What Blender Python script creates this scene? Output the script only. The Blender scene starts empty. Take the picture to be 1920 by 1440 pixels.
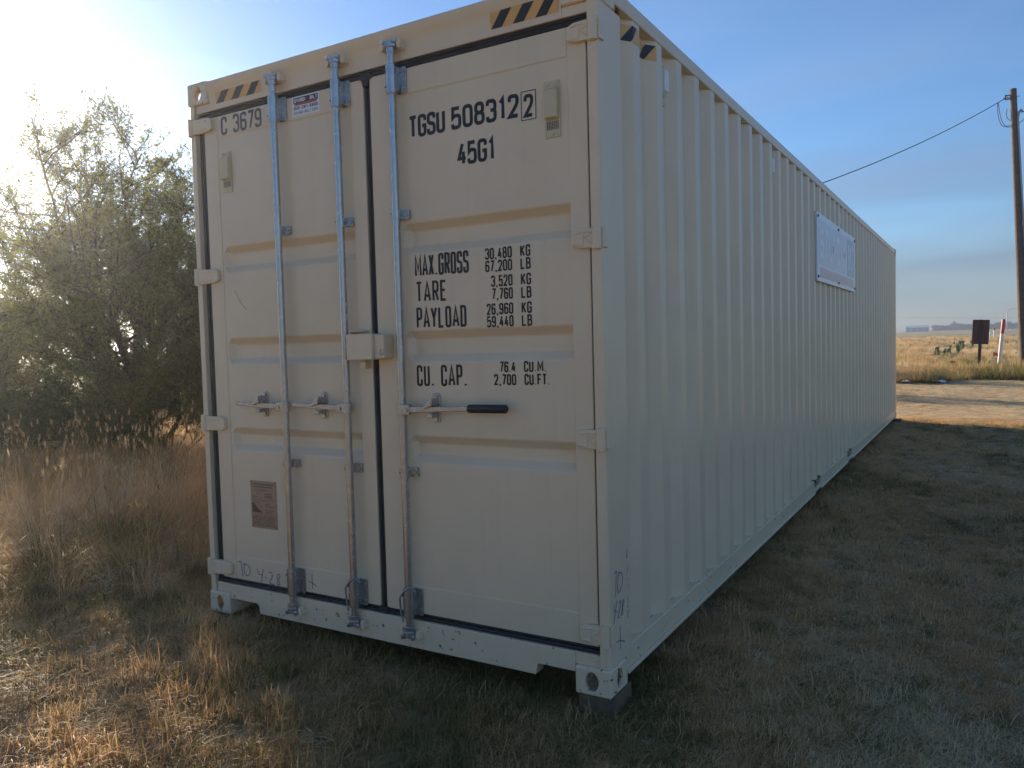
import bpy, bmesh, math, random
import numpy as np
from mathutils import Vector, Matrix

random.seed(7); rng = np.random.default_rng(11)
scene = bpy.context.scene
col = scene.collection
R = math.radians

# ------------------------------------------------------------------ camera
cam_d = bpy.data.cameras.new('camera'); cam = bpy.data.objects.new('camera', cam_d); col.objects.link(cam)
cam_d.sensor_fit = 'HORIZONTAL'; cam_d.sensor_width = 36.0; cam_d.lens = 1479.43 / 1920 * 36.0
cam_d.clip_start = 0.05; cam_d.clip_end = 6000
YAW, PITCH, ROLL = -0.53896, -0.04940, -0.026555
fwd = Vector((math.sin(YAW) * math.cos(PITCH), math.cos(YAW) * math.cos(PITCH), math.sin(PITCH)))
rgt = Vector((math.cos(YAW), -math.sin(YAW), 0)); upv = rgt.cross(fwd)
r2 = rgt * math.cos(ROLL) + upv * math.sin(ROLL); u2 = upv * math.cos(ROLL) - rgt * math.sin(ROLL)
M4 = Matrix((r2, u2, -fwd)).transposed().to_4x4(); M4.translation = (3.7207, -2.8595, 1.4424)
cam.matrix_world = M4
scene.camera = cam

# ------------------------------------------------------------------ sky, sun, exposure
SUN_EL = R(16.0)
SUN_H = Vector((-0.915, 0.403, 0)).normalized()          # horizontal direction towards the sun
SUN_DIR = SUN_H * math.cos(SUN_EL) + Vector((0, 0, math.sin(SUN_EL)))
world = bpy.data.worlds.new('World'); scene.world = world; world.use_nodes = True
wn = world.node_tree.nodes; wl = world.node_tree.links; wn.clear()
sky = wn.new('ShaderNodeTexSky'); sky.sky_type = 'NISHITA'; sky.sun_disc = False
sky.sun_elevation = SUN_EL; sky.sun_rotation = math.atan2(SUN_H.x, SUN_H.y)
sky.altitude = 300; sky.air_density = 1.0; sky.dust_density = 0.14; sky.ozone_density = 5.0
tc = wn.new('ShaderNodeTexCoord'); mp = wn.new('ShaderNodeMapping'); mp.inputs['Scale'].default_value = (1.3, 1.3, 8.0)
mp.inputs['Rotation'].default_value = (0.12, 0.08, 0.4)
cn = wn.new('ShaderNodeTexNoise'); cn.inputs['Scale'].default_value = 1.7; cn.inputs['Detail'].default_value = 4; cn.inputs['Roughness'].default_value = 0.42
cr = wn.new('ShaderNodeMapRange'); cr.inputs['From Min'].default_value = -0.12; cr.inputs['From Max'].default_value = 0.30; cr.inputs['To Max'].default_value = 0.9
sx = wn.new('ShaderNodeSeparateXYZ')
el = wn.new('ShaderNodeMath'); el.operation = 'MULTIPLY_ADD'; el.inputs[1].default_value = -2.6   # bank thins out upwards
wisp = wn.new('ShaderNodeMapRange'); wisp.inputs['From Min'].default_value = 0.50; wisp.inputs['From Max'].default_value = 0.80; wisp.inputs['To Max'].default_value = 0.16
cl_col = wn.new('ShaderNodeMix'); cl_col.data_type = 'RGBA'; cl_col.blend_type = 'MIX'
tn = wn.new('ShaderNodeMix'); tn.data_type = 'RGBA'; tn.blend_type = 'MULTIPLY'; tn.inputs['Factor'].default_value = 1.0; tn.inputs['B'].default_value = (0.97, 0.98, 1.10, 1)   # bluish-grey cloud
hs = wn.new('ShaderNodeHueSaturation'); hs.inputs['Saturation'].default_value = 0.72; hs.inputs['Value'].default_value = 0.48
wl.new(tc.outputs['Generated'], mp.inputs['Vector']); wl.new(mp.outputs['Vector'], cn.inputs['Vector'])
wl.new(tc.outputs['Generated'], sx.inputs['Vector']); wl.new(cn.outputs['Fac'], el.inputs[2]); wl.new(cn.outputs['Fac'], wisp.inputs['Value'])
wl.new(sx.outputs['Z'], el.inputs[0]); wl.new(el.outputs['Value'], cr.inputs['Value'])
wl.new(sky.outputs['Color'], hs.inputs['Color']); wl.new(hs.outputs['Color'], tn.inputs['A'])
wl.new(cr.outputs['Result'], cl_col.inputs['Factor']); wl.new(sky.outputs['Color'], cl_col.inputs['A']); wl.new(tn.outputs['Result'], cl_col.inputs['B'])
w2 = wn.new('ShaderNodeMix'); w2.data_type = 'RGBA'; hs2 = wn.new('ShaderNodeHueSaturation'); hs2.inputs['Saturation'].default_value = 0.45; hs2.inputs['Value'].default_value = 1.3
wl.new(sky.outputs['Color'], hs2.inputs['Color']); wl.new(wisp.outputs['Result'], w2.inputs['Factor']); wl.new(cl_col.outputs['Result'], w2.inputs['A']); wl.new(hs2.outputs['Color'], w2.inputs['B'])
bg = wn.new('ShaderNodeBackground'); bg.inputs['Strength'].default_value = 0.088
wo = wn.new('ShaderNodeOutputWorld')
wl.new(w2.outputs['Result'], bg.inputs['Color']); wl.new(bg.outputs['Background'], wo.inputs['Surface'])

sun_d = bpy.data.lights.new('sun', 'SUN'); sun_d.energy = 5.0; sun_d.angle = R(0.6); sun_d.color = (1.0, 0.86, 0.66)
sun = bpy.data.objects.new('sun', sun_d); col.objects.link(sun)
sun.rotation_euler = SUN_DIR.to_track_quat('Z', 'Y').to_euler(); sun.location = (-30, 14, 12)

vs = scene.view_settings; vs.view_transform = 'Standard'; vs.look = 'None'; vs.exposure = 0.98; vs.gamma = 1.0
vs.use_curve_mapping = False
scene.cycles.max_bounces = 5; scene.cycles.diffuse_bounces = 3; scene.cycles.glossy_bounces = 3; scene.cycles.transmission_bounces = 3
scene.cycles.use_adaptive_sampling = True; scene.cycles.adaptive_threshold = 0.02
scene.cycles.volume_bounces = 0
HAZE = 0.0014

# ------------------------------------------------------------------ materials
MATS = {}
def nmat(name):
    m = bpy.data.materials.new(name); m.use_nodes = True; nt = m.node_tree; nt.nodes.clear()
    out = nt.nodes.new('ShaderNodeOutputMaterial'); MATS[name] = m
    return m, nt, nt.nodes, nt.links, out
def ramp(nodes, stops):
    r = nodes.new('ShaderNodeValToRGB'); e = r.color_ramp.elements
    while len(e) < len(stops): e.new(0.5)
    for k, (p, c) in enumerate(stops): e[k].position = p; e[k].color = (*c, 1)
    return r
def noise(nodes, links, vec, scale, detail=4, rough=0.5):
    n = nodes.new('ShaderNodeTexNoise'); n.inputs['Scale'].default_value = scale; n.inputs['Detail'].default_value = detail
    n.inputs['Roughness'].default_value = rough
    if vec is not None: links.new(vec, n.inputs['Vector'])
    return n
def plain(name, c, rough=0.5, metal=0.0, var=0.12, scale=18.0, bump=0.0, bscale=120.0, spec=0.5, coat=0.0):
    m, nt, N, L, out = nmat(name)
    g = N.new('ShaderNodeNewGeometry')
    b = N.new('ShaderNodeBsdfPrincipled'); b.inputs['Roughness'].default_value = rough; b.inputs['Metallic'].default_value = metal
    b.inputs['Specular IOR Level'].default_value = spec; b.inputs['Coat Weight'].default_value = coat
    n = noise(N, L, g.outputs['Position'], scale, 5, 0.6)
    r = ramp(N, [(0.3, tuple(x * (1 - var) for x in c)), (0.7, tuple(min(1, x * (1 + var)) for x in c))])
    L.new(n.outputs['Fac'], r.inputs['Fac']); L.new(r.outputs['Color'], b.inputs['Base Color'])
    if bump:
        n2 = noise(N, L, g.outputs['Position'], bscale, 2); bp = N.new('ShaderNodeBump'); bp.inputs['Strength'].default_value = bump; bp.inputs['Distance'].default_value = 0.002
        L.new(n2.outputs['Fac'], bp.inputs['Height']); L.new(bp.outputs['Normal'], b.inputs['Normal'])
    L.new(b.outputs['BSDF'], out.inputs['Surface'])
    return m
def paint(name, c, chips=0.0):
    """container paint: fine orange peel, shallow sheet waviness, faint dirt streaks and optional rust chips"""
    m, nt, N, L, out = nmat(name)
    g = N.new('ShaderNodeNewGeometry'); pos = g.outputs['Position']
    b = N.new('ShaderNodeBsdfPrincipled'); b.inputs['Specular IOR Level'].default_value = 0.45
    n1 = noise(N, L, pos, 2.3, 5, 0.6)
    r1 = ramp(N, [(0.3, tuple(x * 0.93 for x in c)), (0.7, tuple(x * 1.03 for x in c))]); L.new(n1.outputs['Fac'], r1.inputs['Fac'])
    # vertical dirt streaks
    mpn = N.new('ShaderNodeMapping'); mpn.inputs['Scale'].default_value = (26, 26, 0.9); L.new(pos, mpn.inputs['Vector'])
    n2 = noise(N, L, mpn.outputs['Vector'], 1.0, 4, 0.6)
    mr = N.new('ShaderNodeMapRange'); mr.inputs['From Min'].default_value = 0.55; mr.inputs['From Max'].default_value = 0.8; mr.inputs['To Max'].default_value = 0.12
    L.new(n2.outputs['Fac'], mr.inputs['Value'])
    mx = N.new('ShaderNodeMix'); mx.data_type = 'RGBA'; mx.inputs['B'].default_value = (c[0] * 0.62, c[1] * 0.56, c[2] * 0.48, 1)
    L.new(mr.outputs['Result'], mx.inputs['Factor']); L.new(r1.outputs['Color'], mx.inputs['A'])
    cur = mx.outputs['Result']
    n3 = noise(N, L, pos, 34.0, 6, 0.65)
    mr3 = N.new('ShaderNodeMapRange'); t = 0.76 - 0.12 * chips
    mr3.inputs['From Min'].default_value = t; mr3.inputs['From Max'].default_value = t + 0.015
    L.new(n3.outputs['Fac'], mr3.inputs['Value'])
    mx3 = N.new('ShaderNodeMix'); mx3.data_type = 'RGBA'; mx3.inputs['B'].default_value = (0.07, 0.04, 0.03, 1)
    L.new(mr3.outputs['Result'], mx3.inputs['Factor']); L.new(cur, mx3.inputs['A']); L.new(mx3.outputs['Result'], b.inputs['Base Color'])
    rr = N.new('ShaderNodeMapRange'); rr.inputs['To Min'].default_value = 0.24; rr.inputs['To Max'].default_value = 0.38
    L.new(n1.outputs['Fac'], rr.inputs['Value']); L.new(rr.outputs['Result'], b.inputs['Roughness'])
    nb = noise(N, L, pos, 260.0, 2); nw = noise(N, L, pos, 3.1, 2)
    bp1 = N.new('ShaderNodeBump'); bp1.inputs['Strength'].default_value = 0.35; bp1.inputs['Distance'].default_value = 0.02
    bp2 = N.new('ShaderNodeBump'); bp2.inputs['Strength'].default_value = 0.22; bp2.inputs['Distance'].default_value = 0.001
    L.new(nw.outputs['Fac'], bp1.inputs['Height']); L.new(nb.outputs['Fac'], bp2.inputs['Height'])
    L.new(bp1.outputs['Normal'], bp2.inputs['Normal']); L.new(bp2.outputs['Normal'], b.inputs['Normal'])
    L.new(b.outputs['BSDF'], out.inputs['Surface'])
    return m
BEIGE = (0.76, 0.605, 0.41)
paint('beige_paint', BEIGE, 0.0); paint('worn_paint', BEIGE, 1.0); paint('casting_paint', BEIGE, 1.22)
plain('rubber', (0.018, 0.018, 0.02), 0.6, bump=0.2, bscale=60, var=0.3)
plain('grip_rubber', (0.012, 0.012, 0.013), 0.5)
def galv():
    m, nt, N, L, out = nmat('galvanised')
    g = N.new('ShaderNodeNewGeometry'); b = N.new('ShaderNodeBsdfPrincipled'); b.inputs['Metallic'].default_value = 0.75
    v = N.new('ShaderNodeTexVoronoi'); v.inputs['Scale'].default_value = 70; L.new(g.outputs['Position'], v.inputs['Vector'])
    n = noise(N, L, g.outputs['Position'], 30, 5)
    ad = N.new('ShaderNodeMix'); ad.data_type = 'RGBA'; ad.inputs['Factor'].default_value = 0.85; L.new(v.outputs['Color'], ad.inputs['A']); L.new(n.outputs['Fac'], ad.inputs['B'])
    r = ramp(N, [(0.25, (0.36, 0.355, 0.345)), (0.75, (0.52, 0.515, 0.50))]); L.new(ad.outputs['Result'], r.inputs['Fac']); L.new(r.outputs['Color'], b.inputs['Base Color'])
    rr = N.new('ShaderNodeMapRange'); rr.inputs['To Min'].default_value = 0.16; rr.inputs['To Max'].default_value = 0.34; L.new(n.outputs['Fac'], rr.inputs['Value']); L.new(rr.outputs['Result'], b.inputs['Roughness'])
    L.new(b.outputs['BSDF'], out.inputs['Surface'])
galv()
plain('black_vinyl', (0.014, 0.013, 0.013), 0.45, var=0.2)
plain('black_vinyl_glare', (0.10, 0.09, 0.085), 0.5, var=0.15)  # dark print, greyed here to paint in the glare on it
plain('yellow_vinyl', (0.72, 0.40, 0.13), 0.45, var=0.06)
plain('white_vinyl', (0.78, 0.78, 0.78), 0.4, var=0.04)
plain('red_vinyl', (0.50, 0.06, 0.05), 0.4, var=0.06)
plain('navy_ink', (0.03, 0.04, 0.10), 0.5)
plain('marker_ink', (0.05, 0.09, 0.22), 0.5)
plain('vent_plastic', (0.60, 0.50, 0.32), 0.5, var=0.05)
plain('plate_metal', (0.36, 0.25, 0.17), 0.45, metal=0.25, var=0.12, scale=40)
plain('plate_print', (0.10, 0.06, 0.04), 0.5)
plain('dark_steel', (0.05, 0.05, 0.05), 0.5, metal=0.4)
plain('block_wood', (0.12, 0.085, 0.05), 0.85, var=0.35, scale=30, bump=0.5, bscale=90)
plain('floor_wood', (0.10, 0.07, 0.045), 0.85)
plain('sign_white', (0.74, 0.76, 0.80), 0.22, var=0.03, spec=0.6)
plain('sign_grey', (0.58, 0.61, 0.66), 0.22, var=0.05, spec=0.6)  # logo colours below are paled to paint in the grazing sky glare
plain('sign_dark', (0.32, 0.36, 0.43), 0.22, var=0.05, spec=0.6)
plain('sign_red', (0.55, 0.30, 0.30), 0.22, var=0.05, spec=0.6)
plain('pole_wood', (0.11, 0.078, 0.058), 0.9, var=0.35, scale=9, bump=0.5, bscale=20)
plain('rust_board', (0.11, 0.048, 0.032), 0.8, var=0.4, scale=7)
plain('post_wood', (0.05, 0.035, 0.025), 0.9, var=0.3)
plain('post_white', (0.78, 0.76, 0.72), 0.5, var=0.06)
plain('post_red', (0.55, 0.05, 0.03), 0.45, var=0.1)
plain('flag_orange', (0.85, 0.12, 0.04), 0.5, var=0.05)
plain('wire_black', (0.02, 0.02, 0.022), 0.6)
plain('conduit', (0.30, 0.31, 0.32), 0.45, metal=0.6)
plain('litter_white', (0.7, 0.7, 0.72), 0.5)
plain('barn_wall', (0.20, 0.30, 0.46), 0.5, var=0.08, scale=0.3)
plain('barn_roof', (0.38, 0.44, 0.52), 0.4, metal=0.2, var=0.06, scale=0.3)
plain('cactus_green', (0.12, 0.16, 0.075), 0.7, var=0.3, scale=10)
plain('bark', (0.075, 0.055, 0.04), 0.9, var=0.35, scale=20, bump=0.5, bscale=40)
plain('straw_pale', (0.60, 0.46, 0.29), 0.8, var=0.15)

def leafy(name, stops, transl=0.45, attr='tint'):
    """leaf or blade: diffuse + translucent, colour picked by a per-instance or per-face attribute"""
    m, nt, N, L, out = nmat(name)
    a = N.new('ShaderNodeAttribute'); a.attribute_name = attr
    if name.startswith('grass'): a.attribute_type = 'INSTANCER'
    r = ramp(N, stops)
    if name.startswith('grass'):                       # blade-to-blade variation inside one tuft
        a2 = N.new('ShaderNodeAttribute'); a2.attribute_name = 'blade'
        mad = N.new('ShaderNodeMath'); mad.operation = 'MULTIPLY_ADD'; mad.inputs[1].default_value = 0.34
        sub = N.new('ShaderNodeMath'); sub.operation = 'SUBTRACT'; sub.inputs[1].default_value = 0.17
        L.new(a2.outputs['Fac'], mad.inputs[0]); L.new(a.outputs['Fac'], mad.inputs[2]); L.new(mad.outputs['Value'], sub.inputs[0]); L.new(sub.outputs['Value'], r.inputs['Fac'])
    else: L.new(a.outputs['Fac'], r.inputs['Fac'])
    d = N.new('ShaderNodeBsdfPrincipled'); d.inputs['Roughness'].default_value = 0.55; d.inputs['Specular IOR Level'].default_value = 0.3
    t = N.new('ShaderNodeBsdfTranslucent'); mx = N.new('ShaderNodeMixShader'); mx.inputs['Fac'].default_value = transl
    L.new(r.outputs['Color'], d.inputs['Base Color']); L.new(r.outputs['Color'], t.inputs['Color'])
    L.new(d.outputs['BSDF'], mx.inputs[1]); L.new(t.outputs['BSDF'], mx.inputs[2]); L.new(mx.outputs['Shader'], out.inputs['Surface'])
    return m
leafy('leaf_olive', [(0.0, (0.09, 0.105, 0.028)), (0.5, (0.165, 0.175, 0.045)), (1.0, (0.26, 0.25, 0.075))], 0.62)
leafy('leaf_green', [(0.0, (0.045, 0.075, 0.018)), (0.5, (0.085, 0.125, 0.030)), (1.0, (0.16, 0.19, 0.06))], 0.5)
leafy('leaf_far', [(0.0, (0.020, 0.030, 0.018)), (1.0, (0.05, 0.06, 0.035))], 0.25)
GR = [(0.0, (0.11, 0.125, 0.035)), (0.25, (0.27, 0.22, 0.075)), (0.48, (0.62, 0.39, 0.175)), (0.72, (0.70, 0.44, 0.205)), (1.0, (0.74, 0.57, 0.34))]
leafy('grass_blade', GR, 0.4)

def ground_mat():
    m, nt, N, L, out = nmat('ground_soil')
    g = N.new('ShaderNodeNewGeometry'); pos = g.outputs['Position']
    b = N.new('ShaderNodeBsdfPrincipled'); b.inputs['Roughness'].default_value = 0.95; b.inputs['Specular IOR Level'].default_value = 0.15
    n1 = noise(N, L, pos, 14, 8, 0.7); r1 = ramp(N, [(0.28, (0.20, 0.14, 0.080)), (0.5, (0.42, 0.305, 0.175)), (0.72, (0.54, 0.40, 0.24))]); L.new(n1.outputs['Fac'], r1.inputs['Fac'])
    # far dry field
    mpn = N.new('ShaderNodeMapping'); mpn.inputs['Scale'].default_value = (0.10, 0.045, 0.1); L.new(pos, mpn.inputs['Vector'])
    n2 = noise(N, L, mpn.outputs['Vector'], 1.0, 8, 0.65); r2 = ramp(N, [(0.30, (0.15, 0.14, 0.06)), (0.48, (0.30, 0.25, 0.14)), (0.7, (0.42, 0.35, 0.21))]); L.new(n2.outputs['Fac'], r2.inputs['Fac'])
    # bare mown strip behind the container
    n3 = noise(N, L, pos, 5, 8, 0.72); r3 = ramp(N, [(0.32, (0.13, 0.09, 0.05)), (0.44, (0.36, 0.265, 0.15)), (0.56, (0.50, 0.38, 0.225)), (0.75, (0.60, 0.47, 0.29))]); L.new(n3.outputs['Fac'], r3.inputs['Fac'])
    sp = N.new('ShaderNodeSeparateXYZ'); L.new(pos, sp.inputs['Vector'])
    nw = noise(N, L, pos, 0.6, 4); wob = N.new('ShaderNodeMath'); wob.operation = 'MULTIPLY_ADD'; wob.inputs[1].default_value = 3.0; L.new(nw.outputs['Fac'], wob.inputs[0]); L.new(sp.outputs['Y'], wob.inputs[2])
    f1 = N.new('ShaderNodeMapRange'); f1.inputs['From Min'].default_value = 12.0; f1.inputs['From Max'].default_value = 15.0; L.new(wob.outputs['Value'], f1.inputs['Value'])
    f2 = N.new('ShaderNodeMapRange'); f2.inputs['From Min'].default_value = 21.5; f2.inputs['From Max'].default_value = 24.0; L.new(wob.outputs['Value'], f2.inputs['Value'])
    ma = N.new('ShaderNodeMix'); ma.data_type = 'RGBA'; L.new(f1.outputs['Result'], ma.inputs['Factor']); L.new(r1.outputs['Color'], ma.inputs['A']); L.new(r3.outputs['Color'], ma.inputs['B'])
    mb = N.new('ShaderNodeMix'); mb.data_type = 'RGBA'; L.new(f2.outputs['Result'], mb.inputs['Factor']); L.new(ma.outputs['Result'], mb.inputs['A']); L.new(r2.outputs['Color'], mb.inputs['B'])
    L.new(mb.outputs['Result'], b.inputs['Base Color'])
    bp = N.new('ShaderNodeBump'); bp.inputs['Strength'].default_value = 0.8; bp.inputs['Distance'].default_value = 0.03; L.new(n1.outputs['Fac'], bp.inputs['Height']); L.new(bp.outputs['Normal'], b.inputs['Normal'])
    L.new(b.outputs['BSDF'], out.inputs['Surface'])
ground_mat()

# ------------------------------------------------------------------ mesh helpers
class MB:
    def __init__(s): s.v = []; s.f = []
    def add(s, vs, fs):
        o = len(s.v); s.v += [tuple(p) for p in vs]; s.f += [tuple(i + o for i in f) for f in fs]; return s
    def box(s, x0, x1, y0, y1, z0, z1):
        return s.add([(x0, y0, z0), (x1, y0, z0), (x1, y1, z0), (x0, y1, z0), (x0, y0, z1), (x1, y0, z1), (x1, y1, z1), (x0, y1, z1)],
                     [(0, 3, 2, 1), (4, 5, 6, 7), (0, 1, 5, 4), (1, 2, 6, 5), (2, 3, 7, 6), (3, 0, 4, 7)])
    def quad(s, a, b, c, d): return s.add([a, b, c, d], [(0, 1, 2, 3)])
    def tube(s, pts, rad, n=8, cap=True):
        pts = [Vector(p) for p in pts]; k = len(pts)
        rad = [rad] * k if not hasattr(rad, '__len__') else rad
        o = len(s.v); prev = None
        for i, p in enumerate(pts):
            t = (pts[min(i + 1, k - 1)] - pts[max(i - 1, 0)]).normalized()
            if prev is None:
                a = t.cross(Vector((0, 0, 1)) if abs(t.z) < 0.9 else Vector((1, 0, 0))).normalized()
            else:
                a = (prev - t * prev.dot(t)).normalized()
            prev = a; b = t.cross(a)
            for j in range(n):
                an = 2 * math.pi * j / n; s.v.append(tuple(p + (a * math.cos(an) + b * math.sin(an)) * rad[i]))
        for i in range(k - 1):
            for j in range(n):
                j2 = (j + 1) % n; s.f.append((o + i * n + j, o + i * n + j2, o + (i + 1) * n + j2, o + (i + 1) * n + j))
        if cap:
            s.f.append(tuple(o + j for j in range(n))[::-1]); s.f.append(tuple(o + (k - 1) * n + j for j in range(n)))
        return s
    def prism(s, poly, axis, a, b):
        """poly of 2-D points extruded along axis from a to b"""
        def P(p, h): return {'x': (h, p[0], p[1]), 'y': (p[0], h, p[1]), 'z': (p[0], p[1], h)}[axis]
        n = len(poly)
        return s.add([P(p, a) for p in poly] + [P(p, b) for p in poly],
                     [tuple(range(n))[::-1], tuple(range(n, 2 * n))] + [(i, (i + 1) % n, n + (i + 1) % n, n + i) for i in range(n)])
    def build(s, name, mat, parent=None, bevel=0.0, smooth=False, segs=2):
        me = bpy.data.meshes.new(name); me.from_pydata(s.v, [], s.f); me.materials.append(MATS[mat])
        bm = bmesh.new(); bm.from_mesh(me); bmesh.ops.recalc_face_normals(bm, faces=bm.faces[:]); bm.to_mesh(me); bm.free()
        if smooth:
            me.polygons.foreach_set('use_smooth', [True] * len(me.polygons))
            try: me.set_sharp_from_angle(angle=R(35))
            except Exception: pass
        return link(name, me, parent, bevel, segs)
def link(name, me, parent=None, bevel=0.0, segs=2):
    o = bpy.data.objects.new(name, me); col.objects.link(o)
    if parent is not None: o.parent = parent
    if bevel:
        bv = o.modifiers.new('bevel', 'BEVEL'); bv.width = bevel; bv.segments = segs; bv.limit_method = 'ANGLE'; bv.angle_limit = R(40)
    return o
def tag(o, label=None, cat=None, group=None, kind=None):
    if label: o['label'] = label
    if cat: o['category'] = cat
    if group: o['group'] = group
    if kind: o['kind'] = kind
    return o
def empty(name, loc=(0, 0, 0)):
    o = bpy.data.objects.new(name, None); col.objects.link(o); o.location = loc; o.empty_display_size = 0.1; return o
def np_mesh(name, V, F, mat, tint=None, blade=None):
    """V (n,3), F (m,k) all same k"""
    me = bpy.data.meshes.new(name); n, m, k = len(V), len(F), F.shape[1]
    me.vertices.add(n); me.vertices.foreach_set('co', np.ascontiguousarray(V, np.float32).ravel())
    me.loops.add(m * k); me.loops.foreach_set('vertex_index', np.ascontiguousarray(F, np.int32).ravel())
    me.polygons.add(m); me.polygons.foreach_set('loop_start', np.arange(0, m * k, k, dtype=np.int32))
    for nm, arr in (('tint', tint), ('blade', blade)):
        if arr is not None:
            a = me.attributes.new(nm, 'FLOAT', 'FACE'); a.data.foreach_set('value', np.ascontiguousarray(arr, np.float32))
    me.update(calc_edges=True); me.materials.append(MATS[mat]); return me

# ------------------------------------------------------------------ stroke lettering (stencilled industrial capitals)
S = 's'
GL = {
 '0': [('c', (0, 0), (0, 1), (1, 1), (1, 0))], 'O': [('c', (0, 0), (0, 1), (1, 1), (1, 0))],
 '1': [('o', (.12, .80), (.62, 1, S), (.62, 0))],
 '2': [('o', (0, .74), (0, 1), (1, 1), (1, .60), (0, 0, S), (1.02, 0))],
 '3': [('o', (0, .78), (0, 1), (1, 1), (1, .53), (.4, .53)), ('o', (.4, .53), (1, .53), (1, 0), (0, 0), (0, .22))],
 '4': [('o', (.60, 1.0), (0, .26, S), (1.08, .26)), ('o', (.72, .60), (.72, 0))],
 '5': [('o', (.95, 1), (.06, 1, S), (.02, .52, S), (.25, .62), (1, .62), (1, 0), (0, 0), (0, .2))],
 '6': [('o', (1, .8), (1, 1), (0, 1), (0, 0), (1, 0), (1, .57), (0, .57))],
 '7': [('o', (-.02, 1), (1, 1, S), (.32, 0))],
 '8': [('c', (.04, .53), (.04, 1), (.96, 1), (.96, .53)), ('c', (0, 0), (0, .53), (1, .53), (1, 0))],
 '9': [('o', (0, .2), (0, 0), (1, 0), (1, 1), (0, 1), (0, .43), (1, .43))],
 'A': [('o', (-.05, 0), (.5, 1, S), (1.05, 0)), ('o', (.16, .27), (.84, .27))],
 'B': [('c', (0, .53, S), (0, 1, S), (.95, 1), (.95, .53)), ('c', (0, 0, S), (0, .53, S), (1, .53), (1, 0))],
 'C': [('o', (1, .70), (1, 1), (0, 1), (0, 0), (1, 0), (1, .30))],
 'D': [('c', (0, 0, S), (0, 1, S), (1, 1), (1, 0))],
 'E': [('o', (1, 1), (0, 1, S), (0, 0, S), (1, 0)), ('o', (0, .52), (.85, .52))],
 'F': [('o', (1, 1), (0, 1, S), (0, 0)), ('o', (0, .52), (.85, .52))],
 'G': [('o', (1, .74), (1, 1), (0, 1), (0, 0), (1, 0), (1, .48, S), (.52, .48))],
 'I': [('o', (.5, 0), (.5, 1))],
 'K': [('o', (0, 0), (0, 1)), ('o', (1, 1), (0, .36)), ('o', (.34, .56), (1.02, 0))],
 'L': [('o', (0, 1), (0, 0, S), (1, 0))],
 'M': [('o', (0, 0), (0, 1, S), (.5, .30, S), (1, 1, S), (1, 0))],
 'P': [('o', (0, 0), (0, 1, S), (1, 1), (1, .46), (0, .46))],
 'R': [('o', (0, 0), (0, 1, S), (1, 1), (1, .48), (0, .48)), ('o', (.55, .48), (1.04, 0))],
 'S': [('o', (1, .76), (1, 1), (0, 1), (0, .53), (1, .49), (1, 0), (0, 0), (0, .24))],
 'T': [('o', (-.05, 1), (1.05, 1)), ('o', (.5, 1), (.5, 0))],
 'U': [('o', (0, 1), (0, 0), (1, 0), (1, 1))],
 'X': [('o', (0, 0), (1, 1)), ('o', (0, 1), (1, 0))],
 'Y': [('o', (-.02, 1), (.5, .44), (1.02, 1)), ('o', (.5, .46), (.5, 0))],
 '-': [('o', (.1, .48), (.9, .48))],
 '.': [('o', (.5, -.02), (.5, .06))], ',': [('o', (.6, .06), (.3, -.16))],
}
ADV = {'1': .70, 'I': .35, '.': .30, ',': .34, ' ': .55, 'M': 1.5, 'A': 1.15, 'Y': 1.1, '-': .8}
def rounded(pts, closed, rad):
    n = len(pts); out = []
    for i, p in enumerate(pts):
        sharp = len(p) > 2; q = Vector((p[0], p[1]))
        if sharp or (not closed and i in (0, n - 1)): out.append(q); continue
        a = Vector(pts[(i - 1) % n][:2]); b = Vector(pts[(i + 1) % n][:2])
        da, db = a - q, b - q; r = min(rad, da.length * 0.5, db.length * 0.5)
        p0, p1 = q + da.normalized() * r, q + db.normalized() * r
        for k in range(6):
            t = k / 5; out.append(p0 * (1 - t) ** 2 + q * 2 * t * (1 - t) + p1 * t * t)
    return out
def ribbon(mb, pts, closed, w, conv, lift):
    n = len(pts); L_, R_ = [], []
    for i, p in enumerate(pts):
        if closed: a, b = pts[i - 1], pts[(i + 1) % n]
        else: a, b = pts[max(i - 1, 0)], pts[min(i + 1, n - 1)]
        d0 = (p - a); d1 = (b - p)
        if d0.length < 1e-9: d0 = d1
        if d1.length < 1e-9: d1 = d0
        d0 = d0.normalized(); d1 = d1.normalized(); n0 = Vector((-d0.y, d0.x)); n1 = Vector((-d1.y, d1.x))
        m = n0 + n1; m = n1 if m.length < 1e-6 else m.normalized(); k = 1 / max(0.45, m.dot(n1))
        L_.append(p + m * w * .5 * k); R_.append(p - m * w * .5 * k)
    o = len(mb.v)
    for l, r in zip(L_, R_): mb.v.append(conv(l.x, l.y, lift)); mb.v.append(conv(r.x, r.y, lift))
    for i in range(n if closed else n - 1):
        j = (i + 1) % n; mb.f.append((o + 2 * i, o + 2 * i + 1, o + 2 * j + 1, o + 2 * j))
def lettering(text, a0, a1, z0, h, stroke, conv, mat, parent, name='lettering', gap=0.60):
    """text filling [a0,a1] at baseline z0, cap height h; conv maps (a, z, lift) to 3-D"""
    adv = [ADV.get(c, 1.0) for c in text]; tot = sum(adv) + gap * (len(text) - 1)
    W = (a1 - a0 - stroke) / tot
    mb = MB(); x = a0 + stroke / 2; k = 0
    for c, ad in zip(text, adv):
        for st in GL.get(c, []):
            pts = [(x + p[0] * W * ad, z0 + stroke / 2 + p[1] * (h - stroke)) + tuple(p[2:]) for p in st[1:]]
            ribbon(mb, rounded(pts, st[0] == 'c', 0.46 * W * ad), st[0] == 'c', stroke, conv, 0.0004 + 0.00012 * (k % 4)); k += 1
        x += W * (ad + gap)
    return mb.build(name, mat, parent)
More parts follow.
